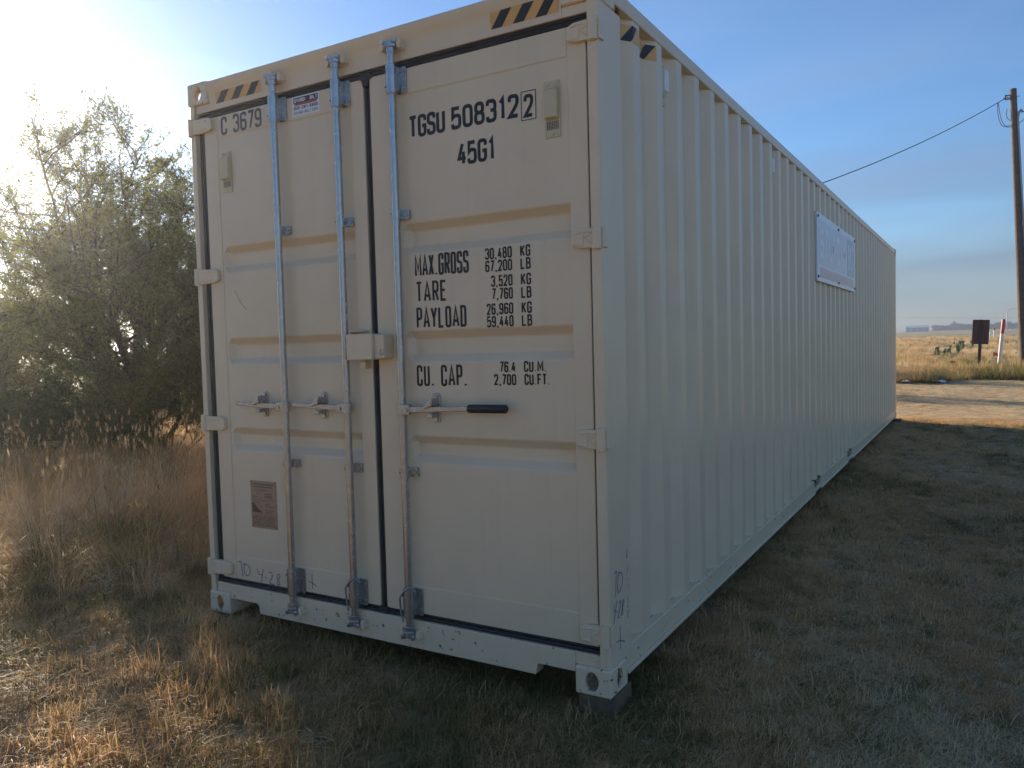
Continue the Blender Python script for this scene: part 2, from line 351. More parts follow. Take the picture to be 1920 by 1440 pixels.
def scrawl(paths, w, conv, mat, parent, name='handwriting'):
    mb = MB()
    for k, p in enumerate(paths):
        pts = rounded([tuple(q) for q in p], False, 0.02); ribbon(mb, pts, False, w, conv, 0.0006 + 0.0002 * (k % 4))
    return mb.build(name, mat, parent)

# ------------------------------------------------------------------ ground
def ss(t):
    t = np.clip(t, 0, 1); return t * t * (3 - 2 * t)
def gz(x, y):
    x = np.asarray(x, float); y = np.asarray(y, float)
    left = ss((1.9 - x) / 2.4)
    z = -0.088 + 0.075 * left + 0.035 * ss(y / 12) * (1 - left)
    z = z + 0.20 * ss((y - 13) / 13) + 0.0058 * np.clip(y - 30, 0, 570) + 0.006 * np.clip(np.abs(x) - 200, 0, 440) * ss((300 - y) / 300)
    n = 0.012 * np.sin(1.7 * x + 0.6 * y) * np.sin(1.3 * y - 0.8 * x + 1) + 0.006 * np.sin(4.1 * x + 1.3) * np.sin(3.7 * y)
    return z + n * ss((np.hypot(x - 1.2, np.maximum(np.abs(y - 6) - 6, 0)) - 1.3) / 1.5)
def axis(dense0, dense1, step, far0, far1, n):
    a = np.arange(dense0, dense1, step)
    lo = dense0 - np.geomspace(0.3, dense0 - far0, n)[::-1]; hi = a[-1] + np.geomspace(0.3, far1 - a[-1], n)
    return np.concatenate([lo, a, hi])
gx = axis(-10, 12, 0.12, -640, 640, 34); gy = axis(-5, 26, 0.12, -120, 720, 40)
GX, GY = np.meshgrid(gx, gy); V = np.stack([GX, GY, gz(GX, GY)], 2).reshape(-1, 3)
nx, ny = len(gx), len(gy); I = np.arange(nx * ny).reshape(ny, nx)
F = np.stack([I[:-1, :-1], I[:-1, 1:], I[1:, 1:], I[1:, :-1]], 2).reshape(-1, 4)
me = np_mesh('ground', V, F, 'ground_soil'); me.polygons.foreach_set('use_smooth', [True] * len(me.polygons))
tag(link('ground', me), kind='structure')

# ------------------------------------------------------------------ the shipping container
W, LEN, H = 2.438, 12.192, 2.896
C = empty('shipping_container', (W / 2, LEN / 2, 0))
tag(C, 'beige high-cube steel shipping container standing on the dry grass', 'shipping container')
C_inv = Matrix.Translation((-W / 2, -LEN / 2, 0))
def part(mb, name, mat='beige_paint', parent=C, bevel=0.0, smooth=False, segs=2):
    o = mb.build(name, mat, parent, bevel, smooth, segs)
    if parent is C: o.matrix_parent_inverse = C_inv
    return o
def sub(o, parent): return o

# corner castings: hollow blocks with oval holes, cut once and mirrored
def casting_mesh():
    def tmp(bm_fn):
        me = bpy.data.meshes.new('tmp'); bm = bmesh.new(); bm_fn(bm); bm.to_mesh(me); bm.free(); o = bpy.data.objects.new('tmp', me); col.objects.link(o); return o
    def cube(bm, a, b, bev=0.0):
        bmesh.ops.create_cube(bm, size=1.0)
        for v in bm.verts: v.co = Vector((a[i] + (v.co[i] + .5) * (b[i] - a[i]) for i in range(3)))
        if bev: bmesh.ops.bevel(bm, geom=bm.edges[:], offset=bev, segments=3, affect='EDGES', profile=0.5)
    def cyl(bm, center, ax, rx, rz, depth):
        bmesh.ops.create_cone(bm, cap_ends=True, segments=32, radius1=1, radius2=1, depth=depth)
        for v in bm.verts:
            x, y, z = v.co
            v.co = Vector(center) + (Vector((x * rx, -z, y * rz)) if ax == 'y' else Vector((z, x * rx, y * rz)))
        bmesh.ops.recalc_face_normals(bm, faces=bm.faces[:])
    base = tmp(lambda b: cube(b, (0, 0, 0), (.162, .178, .118), .010))
    cuts = [tmp(lambda b: cube(b, (.014, .014, .014), (.148, .164, .104))),
            tmp(lambda b: cyl(b, (.085, 0, .060), 'y', .030, .041, .06)),
            tmp(lambda b: cyl(b, (0, .092, .060), 'x', .030, .041, .06))]
    for c in cuts:
        md = base.modifiers.new('b', 'BOOLEAN'); md.operation = 'DIFFERENCE'; md.object = c; md.solver = 'EXACT'
    bpy.context.view_layer.update()
    me = bpy.data.meshes.new_from_object(base.evaluated_get(bpy.context.evaluated_depsgraph_get())); me.name = 'corner_casting'
    for o in [base] + cuts: bpy.data.objects.remove(o)
    me.materials.clear(); me.materials.append(MATS['casting_paint']); return me
cm = casting_mesh()
for sx_ in (0, 1):
    for sy_ in (0, 1):
        for sz_ in (0, 1):
            o = link('corner_casting', cm, C); o.matrix_parent_inverse = C_inv
            o.location = (sx_ * W, sy_ * LEN, sz_ * H); o.scale = (1 - 2 * sx_, 1 - 2 * sy_, 1 - 2 * sz_)

# corner posts (door end: narrow front, wide rounded side)
def post_poly(mir):
    r = 0.012; pts = [(0.048, 0.006), (0.004 + r, 0.006)]
    for k in range(1, 5):
        a = R(90 * k / 4); pts.append((0.004 + r - r * math.sin(a), 0.006 + r - r * math.cos(a)))
    pts += [(0.004, 0.232), (0.052, 0.232), (0.052, 0.10), (0.048, 0.10)]
    return [(W - x, y) for x, y in pts] if mir else pts
for mir in (False, True):
    part(MB().prism(post_poly(mir), 'z', 0.119, H - 0.119), 'corner_post')
for x0, x1 in ((0.004, 0.09), (W - 0.09, W - 0.004)):
    part(MB().box(x0, x1, LEN - 0.16, LEN - 0.006, 0.119, H - 0.119), 'corner_post', bevel=0.006)

# door header with flared rain lip, sill with fork notches
hp = [(0.10, 2.738), (0.018, 2.738), (0.016, 2.79), (0.012, 2.815), (0.004, 2.838), (-0.004, 2.852), (-0.006, 2.880), (-0.002, 2.884), (0.10, 2.884)]
part(MB().prism(hp, 'x', 0.163, W - 0.163), 'door_header', smooth=True)
part(MB().box(0.163, W - 0.163, 0.10, 0.24, 2.80, 2.885), 'header_beam')
sp = [(0.164, .1695), (0.164, .09), (0.372, .09), (0.386, .078), (0.392, .036), (2.084, .036), (2.097, .085), (W - 0.164, .085), (W - 0.164, .1695)]
part(MB().prism(sp, 'y', 0.010, 0.075), 'door_sill', 'worn_paint', bevel=0.003)
part(MB().box(0.053, 0.1635, 0.016, 0.07, .119, .1693), 'sill_end', 'worn_paint'); part(MB().box(W - 0.1635, W - 0.053, 0.016, 0.07, .119, .1693), 'sill_end', 'worn_paint')
part(MB().box(0.164, W - 0.164, 0.0755, 0.20, .10, .165), 'sill_beam')
part(MB().box(0.053, 0.162, 0.018, 0.07, 2.738, 2.777), 'header_end'); part(MB().box(W - 0.162, W - 0.053, 0.018, 0.07, 2.738, 2.777), 'header_end')

# rubber seals
def seal(mb, x0, x1, z0, z1, along):
    mb.box(x0, x1, 0.030, 0.06, z0, z1)
    if along == 'x':
        h = z1 - z0
        mb.tube([(x0, 0.028, z0 + .30 * h), (x1, 0.028, z0 + .30 * h)], .009, 8); mb.tube([(x0, 0.030, z0 + .78 * h), (x1, 0.030, z0 + .78 * h)], .006, 8)
    else:
        w = x1 - x0
        mb.tube([(x0 + .35 * w, 0.030, z0), (x0 + .35 * w, 0.030, z1)], min(.009, w * .3), 8)
    return mb
for a in ((0.053, W - 0.053, 2.699, 2.7375, 'x'), (0.053, W - 0.053, .1700, .203, 'x'), (0.0525, 0.102, .2035, 2.6985, 'z'), (2.374, W - 0.0525, .2035, 2.6985, 'z'), (1.228, 1.272, .2035, 2.6985, 'z')):
    part(seal(MB(), *a), 'door_seal', 'rubber', smooth=True)
# seal lips that meet where the two leaves join
part(MB().prism([(1.205, 2.700), (1.228, 2.690), (1.236, 2.66), (1.264, 2.66), (1.272, 2.690), (1.295, 2.700), (1.275, 2.722), (1.225, 2.722)], 'y', 0.012, 0.03), 'seal_joint', 'rubber')
part(MB().box(1.225, 1.275, 0.013, 0.029, .176, .206), 'seal_joint', 'rubber')

# ---- door leaves
FACE, PAN = 0.020, 0.0245
ZT, ZB = 2.700, 0.202
RIBS = [(1.868, 2.008), (1.376, 1.518), (0.912, 1.036)]
def make_door(x0, x1, xl, xr, label):
    fr = MB()
    fr.box(x0, xl, FACE, .075, ZB, ZT); fr.box(xr, x1, FACE, .075, ZB, ZT)
    fr.box(xl, xr, FACE + .001, .075, 2.586, ZT); fr.box(xl, xr, FACE + .001, .075, ZB, .331)
    d = part(fr, 'door_leaf', bevel=0.004)
    tag(d, label)
    # pressed panel with three recessed horizontal swages
    xs = [xl, xl + .012, xl + .042, xr - .004, xr]
    zs = [.331]; prof = [0.0]
    for (a, b) in sorted(RIBS):
        zs += [a, a + .036, b - .036, b]; prof += [0, 1, 1, 0]
    zs.append(2.586); prof.append(0.0)
    xr_p = [0, 0, 1, 1, 1]
    V, Fc = [], []
    for z, p in zip(zs, prof):
        for x, q in zip(xs, xr_p): V.append((x, PAN + .034 * p * q, z))
    n = len(xs)
    for j in range(len(zs) - 1):
        for i in range(n - 1): Fc.append((j * n + i, j * n + i + 1, (j + 1) * n + i + 1, (j + 1) * n + i))
    pm = MB(); pm.add(V, Fc)
    pn = pm.build('pressed_panel', 'beige_paint', d, bevel=0.006, segs=3)
    # weld seam lines
    MB().tube([(xl, PAN, .3315), (xr, PAN, .3315)], .0022, 6).build('weld_seam', 'beige_paint', d)
    MB().tube([(xl, PAN, 2.5855), (xr, PAN, 2.5855)], .0022, 6).build('weld_seam', 'beige_paint', d)
    return d
door_l = make_door(0.103, 1.231, 0.206, 1.148, 'left door leaf with two galvanised locking bars')
door_r = make_door(1.269, 2.377, 1.424, 2.293, 'right door leaf printed with the weight table')
df = lambda y: (lambda a, z, l: (a, y - l, z))
CP = df(PAN - .0006); CF = df(FACE + .0003)

# ---- hinges
def hinge(z, left, parent):
    mb = MB(); s = 1 if left else -1; ox = 0 if left else W
    X = lambda x: ox + s * x
    h = 0.040
    # tapered blade across post and leaf
    L0 = 0.186 if left else 0.134
    poly = [(X(.030), z - h), (X(.030), z + h), (X(L0 - .03), z + h * .92), (X(L0), z + h * .62), (X(L0), z - h * .62), (X(L0 - .03), z - h * .92)]
    mb.prism(poly, 'y', -.003, FACE - .0005)
    b = mb.build('hinge', 'beige_paint', parent, bevel=0.003)
    mb = MB(); mb.tube([(X(.022), 0.002, z - h * 1.12), (X(.022), 0.002, z + h * 1.12)], .019, 16)
    mb.tube([(X(.022), 0.002, z - h * 1.2), (X(.022), 0.002, z + h * 1.2)], .009, 10)
    k = mb.build('hinge_knuckle', 'beige_paint', b, smooth=True) if False else mb.build('hinge_knuckle', 'beige_paint', parent, smooth=True)
    # pressed ridges on the blade
    mb = MB(); y = -.003
    if left:
        mb.tube([(X(.06), y, z + .026), (X(.150), y, z + .020)], .004, 6); mb.tube([(X(.06), y, z - .026), (X(.150), y, z - .020)], .004, 6)
    else:
        mb.tube([(X(.112), y, z + .020), (X(.080), y, z + .027), (X(.045), y, z + .022)], .004, 6)
        mb.tube([(X(.082), y, z + .024), (X(.082), y, z - .026)], .004, 6)
        mb.tube([(X(.046), y, z + .018), (X(.074), y, z), (X(.046), y, z - .022)], .004, 6)
        mb.tube([(X(.120), y, z - .024), (X(.082), y, z - .030)], .004, 6)
    mb.build('hinge_rib', 'beige_paint', parent, smooth=True)
    if not left:   # bracket lug welded to the post side
        part(MB().box(W - .006, W + .006, .008, .052, z - h * .98, z + h * .98), 'hinge_lug', bevel=0.003)
for z in (2.662, 1.857, 1.056, 0.258):
    hinge(z, True, door_l); hinge(z, False, door_r)

# ---- locking bars with guides, brackets, cams and handles
BY = -0.018
def locking_bar(x, hdir, label):
    mb = MB(); mb.tube([(x, BY, .095), (x, BY, 2.815)], .0170, 14)
    bar = part(mb, 'locking_bar', 'galvanised', smooth=True)
    def bolt(px, pz, r=.009, y=FACE - .006): MB().tube([(px, y, pz), (px, y - .006, pz)], r, 6).build('bolt', 'galvanised', bar)
    for z0, z1 in ((2.585, 2.712), (.190, .325)):          # tall end guides
        g = MB(); zc = (z0 + z1) / 2
        g.tube([(x, BY, z0), (x, BY, z0 + .006), (x, BY, z0 + .006), (x, BY, z1 - .006), (x, BY, z1 - .006), (x, BY, z1)], [.024, .024, .0265, .0265, .024, .024], 18)
        g.box(x - .006, x + .030, BY + .006, FACE - .001, z0 + .012, z1 - .012)
        g.prism([(x + .010, z0 + .004), (x + .052, z0 + .004), (x + .058, z0 + .012), (x + .058, z1 - .012), (x + .052, z1 - .004), (x + .010, z1 - .004)], 'y', FACE - .006, FACE - .0008)
        g.build('bar_guide', 'galvanised', bar, smooth=True)
        for zz in (z0 + .028, z1 - .028):
            bolt(x + .044, zz); MB().tube([(x - .016, BY - .018, zz), (x - .018, BY - .0235, zz)], .005, 8).build('rivet_hole', 'dark_steel', bar)
    for zc in (2.048, .868):                              # short strap brackets
        g = MB(); g.tube([(x, BY, zc - .021), (x, BY, zc + .021)], .0215, 16)
        g.prism([(x, zc - .021), (x + .050, zc - .021), (x + .054, zc - .016), (x + .054, zc + .016), (x + .050, zc + .021), (x, zc + .021)], 'y', FACE - .012, PAN - .0012)
        g.box(x - .004, x + .020, BY + .004, FACE - .006, zc - .020, zc + .020)
        g.build('bar_bracket', 'galvanised', bar, smooth=True); bolt(x + .040, zc, y=FACE - .012)
        MB().tube([(x - .013, BY - .013, zc), (x - .016, BY - .018, zc)], .004, 8).build('rivet_hole', 'dark_steel', bar)
    for zc, s in ((2.800, 1), (.112, -1)):                # cam and keeper
        g = MB(); g.tube([(x, BY, zc - s * .036), (x, BY, zc + s * .010)], .021, 14)
        g.prism([(x - .028, BY - .012), (x - .012, BY - .026), (x + .016, BY - .024), (x + .030, BY - .006), (x + .022, BY + .016), (x - .018, BY + .016)], 'z', zc - .012, zc + .014)
        g.prism([(x - .040, BY - .020), (x - .026, BY - .028), (x - .010, BY + .002), (x - .024, BY + .012)], 'z', zc + s * .004, zc + s * .022)
        g.prism([(x + .040, BY - .016), (x + .026, BY - .026), (x + .010, BY + .002), (x + .024, BY + .012)], 'z', zc + s * .004, zc + s * .022)
        g.build('cam', 'galvanised', bar, bevel=0.002)
        k = MB(); yb = 0.013 if s < 0 else 0.017
        for q in (-1, 1):
            k.prism([(x + q * .044, zc - .022), (x + q * .058, zc - .018), (x + q * .058, zc + .018), (x + q * .044, zc + .022), (x + q * .034, zc)], 'y', BY - .006, yb)
        k.box(x - .056, x + .056, yb - .010, yb - .0005, zc - .024, zc + .024)
        k.build('cam_keeper', 'beige_paint', bar, bevel=0.002)
    # handle: hub, flat bar, catch
    zc = 1.160; hub = MB(); hx = x + hdir * .030
    hub.tube([(x, BY, zc - .028), (x, BY, zc + .028)], .022, 14)
    hub.box(min(x, x + hdir * .052), max(x, x + hdir * .052), BY - .019, BY + .006, zc - .022, zc + .024)
    hub.build('handle_hub', 'galvanised', bar, bevel=0.003); bolt(x + hdir * .034, zc - .002, .010, BY - .018)
    LH = 0.298 if hdir < 0 else 0.345
    h = MB(); xa = x + hdir * .046
    def hb(t): return xa + hdir * t
    prof = [(0, -.012), (.08, -.013), (.20, -.012), (LH, -.011), (LH, .011), (.20, .011), (.08, .014), (0, .014)]
    h.prism([(hb(a), zc + b + .012 * a / LH) for a, b in prof], 'y', BY - .014, BY - .004)
    if hdir < 0: h.prism([(hb(LH - .01), zc + .003), (hb(LH + .012), zc + .004), (hb(LH + .012), zc + .022), (hb(LH - .01), zc + .023)], 'y', BY - .016, BY - .002)
    h.build('handle', 'galvanised', bar, bevel=0.003)
    if hdir > 0:
        g = MB(); g.tube([(hb(.325), BY - .010, zc + .011), (hb(.332), BY - .010, zc + .011), (hb(.515), BY - .010, zc + .013), (hb(.520), BY - .010, zc + .013)], [.014, .019, .019, .014], 14)
        g.build('handle_grip', 'grip_rubber', bar, smooth=True)
    cx = x + hdir * (.186 if hdir < 0 else .168); c = MB()
    c.prism([(cx - .014, zc - .058), (cx + .014, zc - .058), (cx + .020, zc - .048), (cx + .020, zc + .062), (cx + .012, zc + .074), (cx - .012, zc + .074), (cx - .020, zc + .062), (cx - .020, zc - .048)], 'y', PAN - .008, PAN - .0008)
    c.prism([(cx - .016, zc + .030), (cx + .012, zc + .056), (cx + .018, zc + .050), (cx + .014, zc + .020), (cx - .030, zc + .004), (cx - .040, zc + .010)], 'y', BY - .024, PAN - .006)
    c.prism([(cx - .014, zc - .034), (cx + .014, zc - .034), (cx + .012, zc - .014), (cx - .012, zc - .014)], 'y', BY - .020, PAN - .006)
    c.build('handle_catch', 'galvanised', bar, bevel=0.003)
    bolt(cx, zc + .056, .010, PAN - .008); bolt(cx, zc - .044, .010, PAN - .008)
    tag(bar, label)
    return bar
bar1 = locking_bar(0.676, -1, 'galvanised locking bar nearest the left corner post')
bar2 = locking_bar(1.096, -1, 'galvanised locking bar beside the gap between the doors')
bar3 = locking_bar(1.432, 1, 'galvanised locking bar with the black rubber handle grip')
# seal cables hanging at the lower guides
def cable(x, parent):
    MB().tube([(x + .050, -.028, .318), (x + .03, -.046, .345), (x - .006, -.048, .318), (x - .032, -.044, .285), (x - .030, -.040, .21), (x - .022, -.036, .17)], .0045, 6).build('seal_cable', 'conduit', parent, smooth=True)
cable(1.096, bar2); cable(1.432, bar3)

# ---- lock box
lb = MB().box(1.150, 1.305, -.070, .0195, 1.392, 1.512).build('lock_box', 'beige_paint', door_r, bevel=0.004)
MB().box(1.305, 1.362, -.052, .0195, 1.396, 1.506).build('lock_box_wing', 'beige_paint', door_r, bevel=0.005)
MB().tube([(1.340, -.054, 1.438), (1.340, -.064, 1.420), (1.350, -.064, 1.412), (1.360, -.064, 1.420), (1.360, -.054, 1.438)], .004, 6).build('lock_hook', 'beige_paint', door_r, smooth=True)
bk = MB(); bk.box(1.122, 1.130, -.020, .0195, 1.410, 1.530); bk.box(1.1305, 1.215, -.020, .0195, 1.524, 1.530); bk.build('lock_bracket', 'beige_paint', door_l, bevel=0.002)
MB().box(1.182, 1.218, -.018, .0195, 1.350, 1.384).build('lock_stub', 'beige_paint', door_l, bevel=0.003)

# ---- vents on the doors
def door_vent(x0, x1, z0, z1, parent):
    v = MB(); v.box(x0, x1, PAN - .005, PAN - .0007, z0, z1)
    v.build('vent', 'vent_plastic', parent, bevel=0.0015)
    w = x1 - x0; h = z1 - z0
    c = MB(); a, b = x0 + .12 * w, x1 - .08 * w
    c.prism([(PAN - .005, z0 + .30 * h), (PAN - .026, z0 + .34 * h), (PAN - .026, z0 + .82 * h), (PAN - .005, z0 + .88 * h)], 'x', a, b)
    c.build('vent_cover', 'vent_plastic', parent, bevel=0.002)
    g = MB()
    for i in range(7):
        for j in range(6):
            cx = a + (b - a) * (i + .5) / 7; cz = z0 + h * (.135 + .15 * (j + .5) / 6); g.box(cx - .0026, cx + .0026, PAN - .0058, PAN - .0052, cz - .0020, cz + .0020)
    g.build('vent_holes', 'dark_steel', parent)
    for (px, pz) in ((x0 + .25 * w, z1 - .06 * h), (x1 - .18 * w, z1 - .06 * h), (x0 + .5 * w, z0 + .06 * h)):
        MB().tube([(px, PAN - .005, pz), (px, PAN - .010, pz)], .007, 8).build('bolt', 'vent_plastic', parent)
door_vent(.232, .308, 2.290, 2.505, door_l); door_vent(2.186, 2.258, 2.278, 2.502, door_r)

# ---- printing on the doors
lettering('C 3679', .238, .548, 2.594, .096, .0145, CF, 'black_vinyl_glare', door_l)
lettering('TGSU', 1.489, 1.690, 2.384, .100, .0162, CP, 'black_vinyl', door_r)
lettering('508312', 1.722, 2.066, 2.386, .098, .0162, CP, 'black_vinyl', door_r)
lettering('2', 2.088, 2.134, 2.378, .094, .0150, CP, 'black_vinyl', door_r)
bx_ = MB(); ribbon(bx_, [Vector(p) for p in ((2.077, 2.368), (2.077, 2.484), (2.145, 2.484), (2.145, 2.368))], True, .0035, CP, .0005); bx_.build('check_digit_box', 'black_vinyl', door_r)
lettering('45G1', 1.750, 1.946, 2.228, .099, .0155, CP, 'black_vinyl', door_r)
big = dict(stroke=.0118, conv=CP, mat='black_vinyl', parent=door_r, gap=.85)
lettering('MAX.GROSS', 1.497, 1.793, 1.763, .098, **big)
lettering('TARE', 1.500, 1.671, 1.647, .094, **big)
lettering('PAYLOAD', 1.498, 1.773, 1.528, .096, **big)
lettering('CU. CAP.', 1.489, 1.768, 1.265, .097, **big)
sm = dict(stroke=.0077, conv=CP, mat='black_vinyl', parent=door_r, gap=.75)
for t, a, u, z in (('30,480', 1.878, 'KG', 1.811), ('67,200', 1.878, 'LB', 1.758), ('3,520', 1.905, 'KG', 1.693), ('7,760', 1.907, 'LB', 1.638), ('26,960', 1.879, 'KG', 1.574), ('59,440', 1.879, 'LB', 1.5205)):
    lettering(t, a, 2.013, z, .049, **sm); lettering(u, 2.053, 2.103, z, .049, **sm)
lettering('76.4', 1.937, 2.017, 1.326, .047, **sm); lettering('CU.M.', 2.057, 2.166, 1.327, .047, **sm)
lettering('2,700', 1.907, 2.018, 1.271, .048, **sm); lettering('CU.FT.', 2.058, 2.180, 1.272, .048, **sm)

# dealer sticker
def sheet(parent, name, mat, x0, x1, z0, z1, y): return MB().box(x0, x1, y - .0006, y, z0, z1).build(name, mat, parent)
st = sheet(door_l, 'sticker', 'white_vinyl', .770, .951, 2.601, 2.697, FACE + .0003)
sf = lambda l0: df(FACE - .0006 - l0)
sheet(door_l, 'sticker_band', 'black_vinyl', .779, .944, 2.662, 2.691, FACE - .0004)
sheet(door_l, 'sticker_stripe', 'red_vinyl', .786, .937, 2.6525, 2.6614, FACE - .0004)
lettering('STURDI', .784, .862, 2.667, .019, .0042, sf(.0005), 'white_vinyl', door_l); lettering('-', .869, .884, 2.667, .019, .0042, sf(.0005), 'red_vinyl', door_l); lettering('BILT', .892, .940, 2.667, .019, .0042, sf(.0005), 'white_vinyl', door_l)
lettering('800-281-5998', .780, .943, 2.632, .016, .0034, sf(0), 'navy_ink', door_l)
lettering('STURDI-BILT.COM', .782, .941, 2.609, .014, .0022, sf(0), 'navy_ink', door_l)

# data plate
pl = MB().box(.345, .538, PAN - .003, PAN - .0007, .502, .756).build('data_plate', 'plate_metal', door_l, bevel=0.001)
pf = df(PAN - .0032); pm = MB(); prr = random.Random(4)
def bar_(x0, x1, z, h=.0032): pm.box(x0, x1, PAN - .0036, PAN - .0031, z, z + h)
for z, a, b, h in ((.735, .358, .525, .007), (.722, .372, .512, .006), (.705, .40, .48, .003)): 
    x = a
    while x < b: w = prr.uniform(.006, .018); bar_(x, min(b, x + w), z, h); x += w + .004
for z in (.686, .676, .668): bar_(.450, .450 + prr.uniform(.04, .07), z); 
for z in (.670, .640): bar_(.360, .360 + prr.uniform(.03, .06), z)
bar_(.352, .531, .653, .0012); bar_(.352, .531, .578, .0012); bar_(.447, .448, .640, .0012)
for z in (.632, .620, .600, .588): bar_(.452, .452 + prr.uniform(.03, .075), z)
pm.prism([(.355, .586), (.355, .636), (.372, .634), (.395, .610), (.425, .592), (.430, .586)], 'y', PAN - .0036, PAN - .0031)
for k in range(9):
    z = .566 - k * .0064; x = .356
    while x < .525 - (.03 if 2 < k < 6 else 0): w = prr.uniform(.008, .03); bar_(x, min(.528, x + w), z, .0026); x += w + .006
pm.build('plate_print', 'plate_print', door_l)
for px, pz in ((.352, .749), (.531, .749), (.352, .509), (.531, .509), (.352, .63), (.531, .63)):
    MB().tube([(px, PAN - .003, pz), (px, PAN - .0055, pz)], .004, 8).build('rivet', 'galvanised', door_l)

# hand-written marks in marker pen
def hw(x, z, sx_, sz_): return lambda P: [[(x + a * sx_, z + b * sz_) for a, b in p] for p in P]
W_TO = [[(0, .92), (.16, 1.0), (.20, .97), (.26, .30), (.30, .05)], [(.42, .9), (.38, .35), (.55, .10), (.85, .35), (.80, .72), (.52, .88), (.36, .80)]]
W_428 = [[(.0, .95), (.05, .55), (.36, .62)], [(.42, 1.0), (.22, 0.0)], [(.50, .48), (.68, .44)], [(.80, .80), (1.02, .92), (1.10, .62), (.78, .12), (1.20, .10)], [(1.62, .82), (1.42, .80), (1.38, .55), (1.60, .30), (1.50, .06), (1.34, .22), (1.64, .74)]]
W_X = [[(.45, 1.0), (.48, .0)], [(.0, .45), (.45, .42), (1.0, .20)]]
scrawl(hw(.226, .215, .110, .090)(W_TO), .0042, CF, 'marker_ink', door_l)
scrawl(hw(.375, .200, .105, .082)(W_428), .0042, CF, 'marker_ink', door_l)
scrawl(hw(.752, .225, .055, .075)(W_X), .0042, CF, 'marker_ink', door_l)
CS = lambda a, z, l: (W - .0035 + l, a, z)
for P, o_ in (([[(a + .22 * (b - .395), b) for a, b in p] for p in hw(.035, .395, .115, .115)(W_TO)], 0), ([[(a + .3 * (b - .30), b) for a, b in p] for p in hw(.03, .300, .066, .085)(W_428)], 1), (hw(.07, .170, .085, .10)(W_X), 2)):
    q = scrawl(P, .0042, CS, 'marker_ink', C); q.matrix_parent_inverse = C_inv
q = scrawl([[(.27, 2.365), (.33, 2.12), (.345, 2.09)]] if False else [[(.285, 1.775), (.335, 1.70), (.372, 1.665)]], .0025, CP, 'plate_print', door_l, 'scratch')

# black and yellow height stripes
def stripes(x0, x1, z0, z1, n, first, conv, slant, parent):
    y = MB(); b = MB()
    a = conv(x0, z0, .0004); y.quad(conv(x0, z0, .0004), conv(x1, z0, .0004), conv(x1, z1, .0004), conv(x0, z1, .0004))
    step = (x1 - x0) / n
    for k in range(n):
        s = x0 + first + k * step; w = step * .5
        q = [(s, z0), (s + w, z0), (s + w + slant, z1), (s + slant, z1)]
        q = [(min(max(p[0], x0), x1), p[1]) for p in q]; b.quad(*[conv(p[0], p[1], .0008) for p in q])
    for mb, nm, mt in ((y, 'warning_stripe', 'yellow_vinyl'), (b, 'warning_stripe_bar', 'black_vinyl')):
        o = mb.build(nm, mt, C); o.matrix_parent_inverse = C_inv
def CH(a, z, l):      # on the curved face of the header
    ys = np.interp(z, [2.738, 2.79, 2.815, 2.838], [.018, .016, .012, .004]); return (a, float(ys) - l - .0003, z)
def CH2(a, z, l):
    return (a, .0155 - l - (.0035 if z > 2.80 else 0), z)
stripes(.215, .560, 2.765, 2.822, 3, .0, CH, .055, C); stripes(1.945, 2.262, 2.765, 2.830, 3, .0, CH, .055, C)

# ---- corrugated side walls
CY0, CY1 = .2325, LEN - .1605
E0, PC = .455, .2803                       # end of the first outer crest, pitch of the corrugation
def corr_pts():
    d = .042; pts = [(CY0, 0.0), (CY0 + .050, d), (E0 - .138, d), (E0 - .076, 0.0), (E0, 0.0)]; e = E0
    while e + .34 < CY1:
        pts += [(e + .062, d), (e + .143, d), (e + .205, 0.0), (e + PC, 0.0)]; e += PC
    pts += [(e + .062, d), (CY1 - .062, d), (CY1, 0.0)]
    return pts
CORR = corr_pts()
CX = np.array([p[0] for p in CORR]); CD = np.array([p[1] for p in CORR])
def cdepth(y): return float(np.interp(y, CX, CD))
def side_wall(right):
    off = .0075; mb = MB(); z0, z1 = .158, 2.812
    V = []; 
    for y, d in CORR:
        x = (W - off - d) if right else (off + d); V += [(x, y, z0), (x, y, z1)]
    mb.add(V, [(2 * i, 2 * i + 2, 2 * i + 3, 2 * i + 1) for i in range(len(CORR) - 1)])
    return part(mb, 'side_wall', bevel=0.006, segs=3)
side_wall(True); side_wall(False)
for right in (True, False):
    X0, X1 = ((W - .062, W - .003) if right else (.003, .062))
    part(MB().box(X0, X1, .179, LEN - .179, 2.812, 2.878), 'top_rail', bevel=0.007)
    # bottom rail with fork pockets
    f0, f1 = ((W - .050, W - .0045) if right else (.0045, .050))
    segs_ = [(.179, 4.49), (4.83, 6.50), (6.86, LEN - .179)]
    mb = MB()
    for a, b in segs_: mb.box(f0, f1, a, b, .062, .1575)
    part(mb, 'bottom_rail', 'worn_paint', bevel=0.004)
    mb = MB(); fl0, fl1 = ((W - .12, W + .006) if right else (-.006, .12))
    for a, b in segs_: mb.box(fl0, fl1, a, b, .044, .0615)
    part(mb, 'rail_flange', 'worn_paint', bevel=0.003)
    for a, b in ((4.4905, 4.8295), (6.5005, 6.8595)):
        xa, xb = (W - .40, W - .006) if right else (.006, .40)
        mb = MB(); mb.box(xa, xb, a, b, .044, .052); mb.box(xa, xb, a, b, .150, .1575); part(mb, 'fork_pocket', 'dark_steel')
        mb = MB(); mb.box(min(f0, f1), max(f0, f1), a, b, .0525, .092); part(mb, 'pocket_strap', 'worn_paint', bevel=0.003)
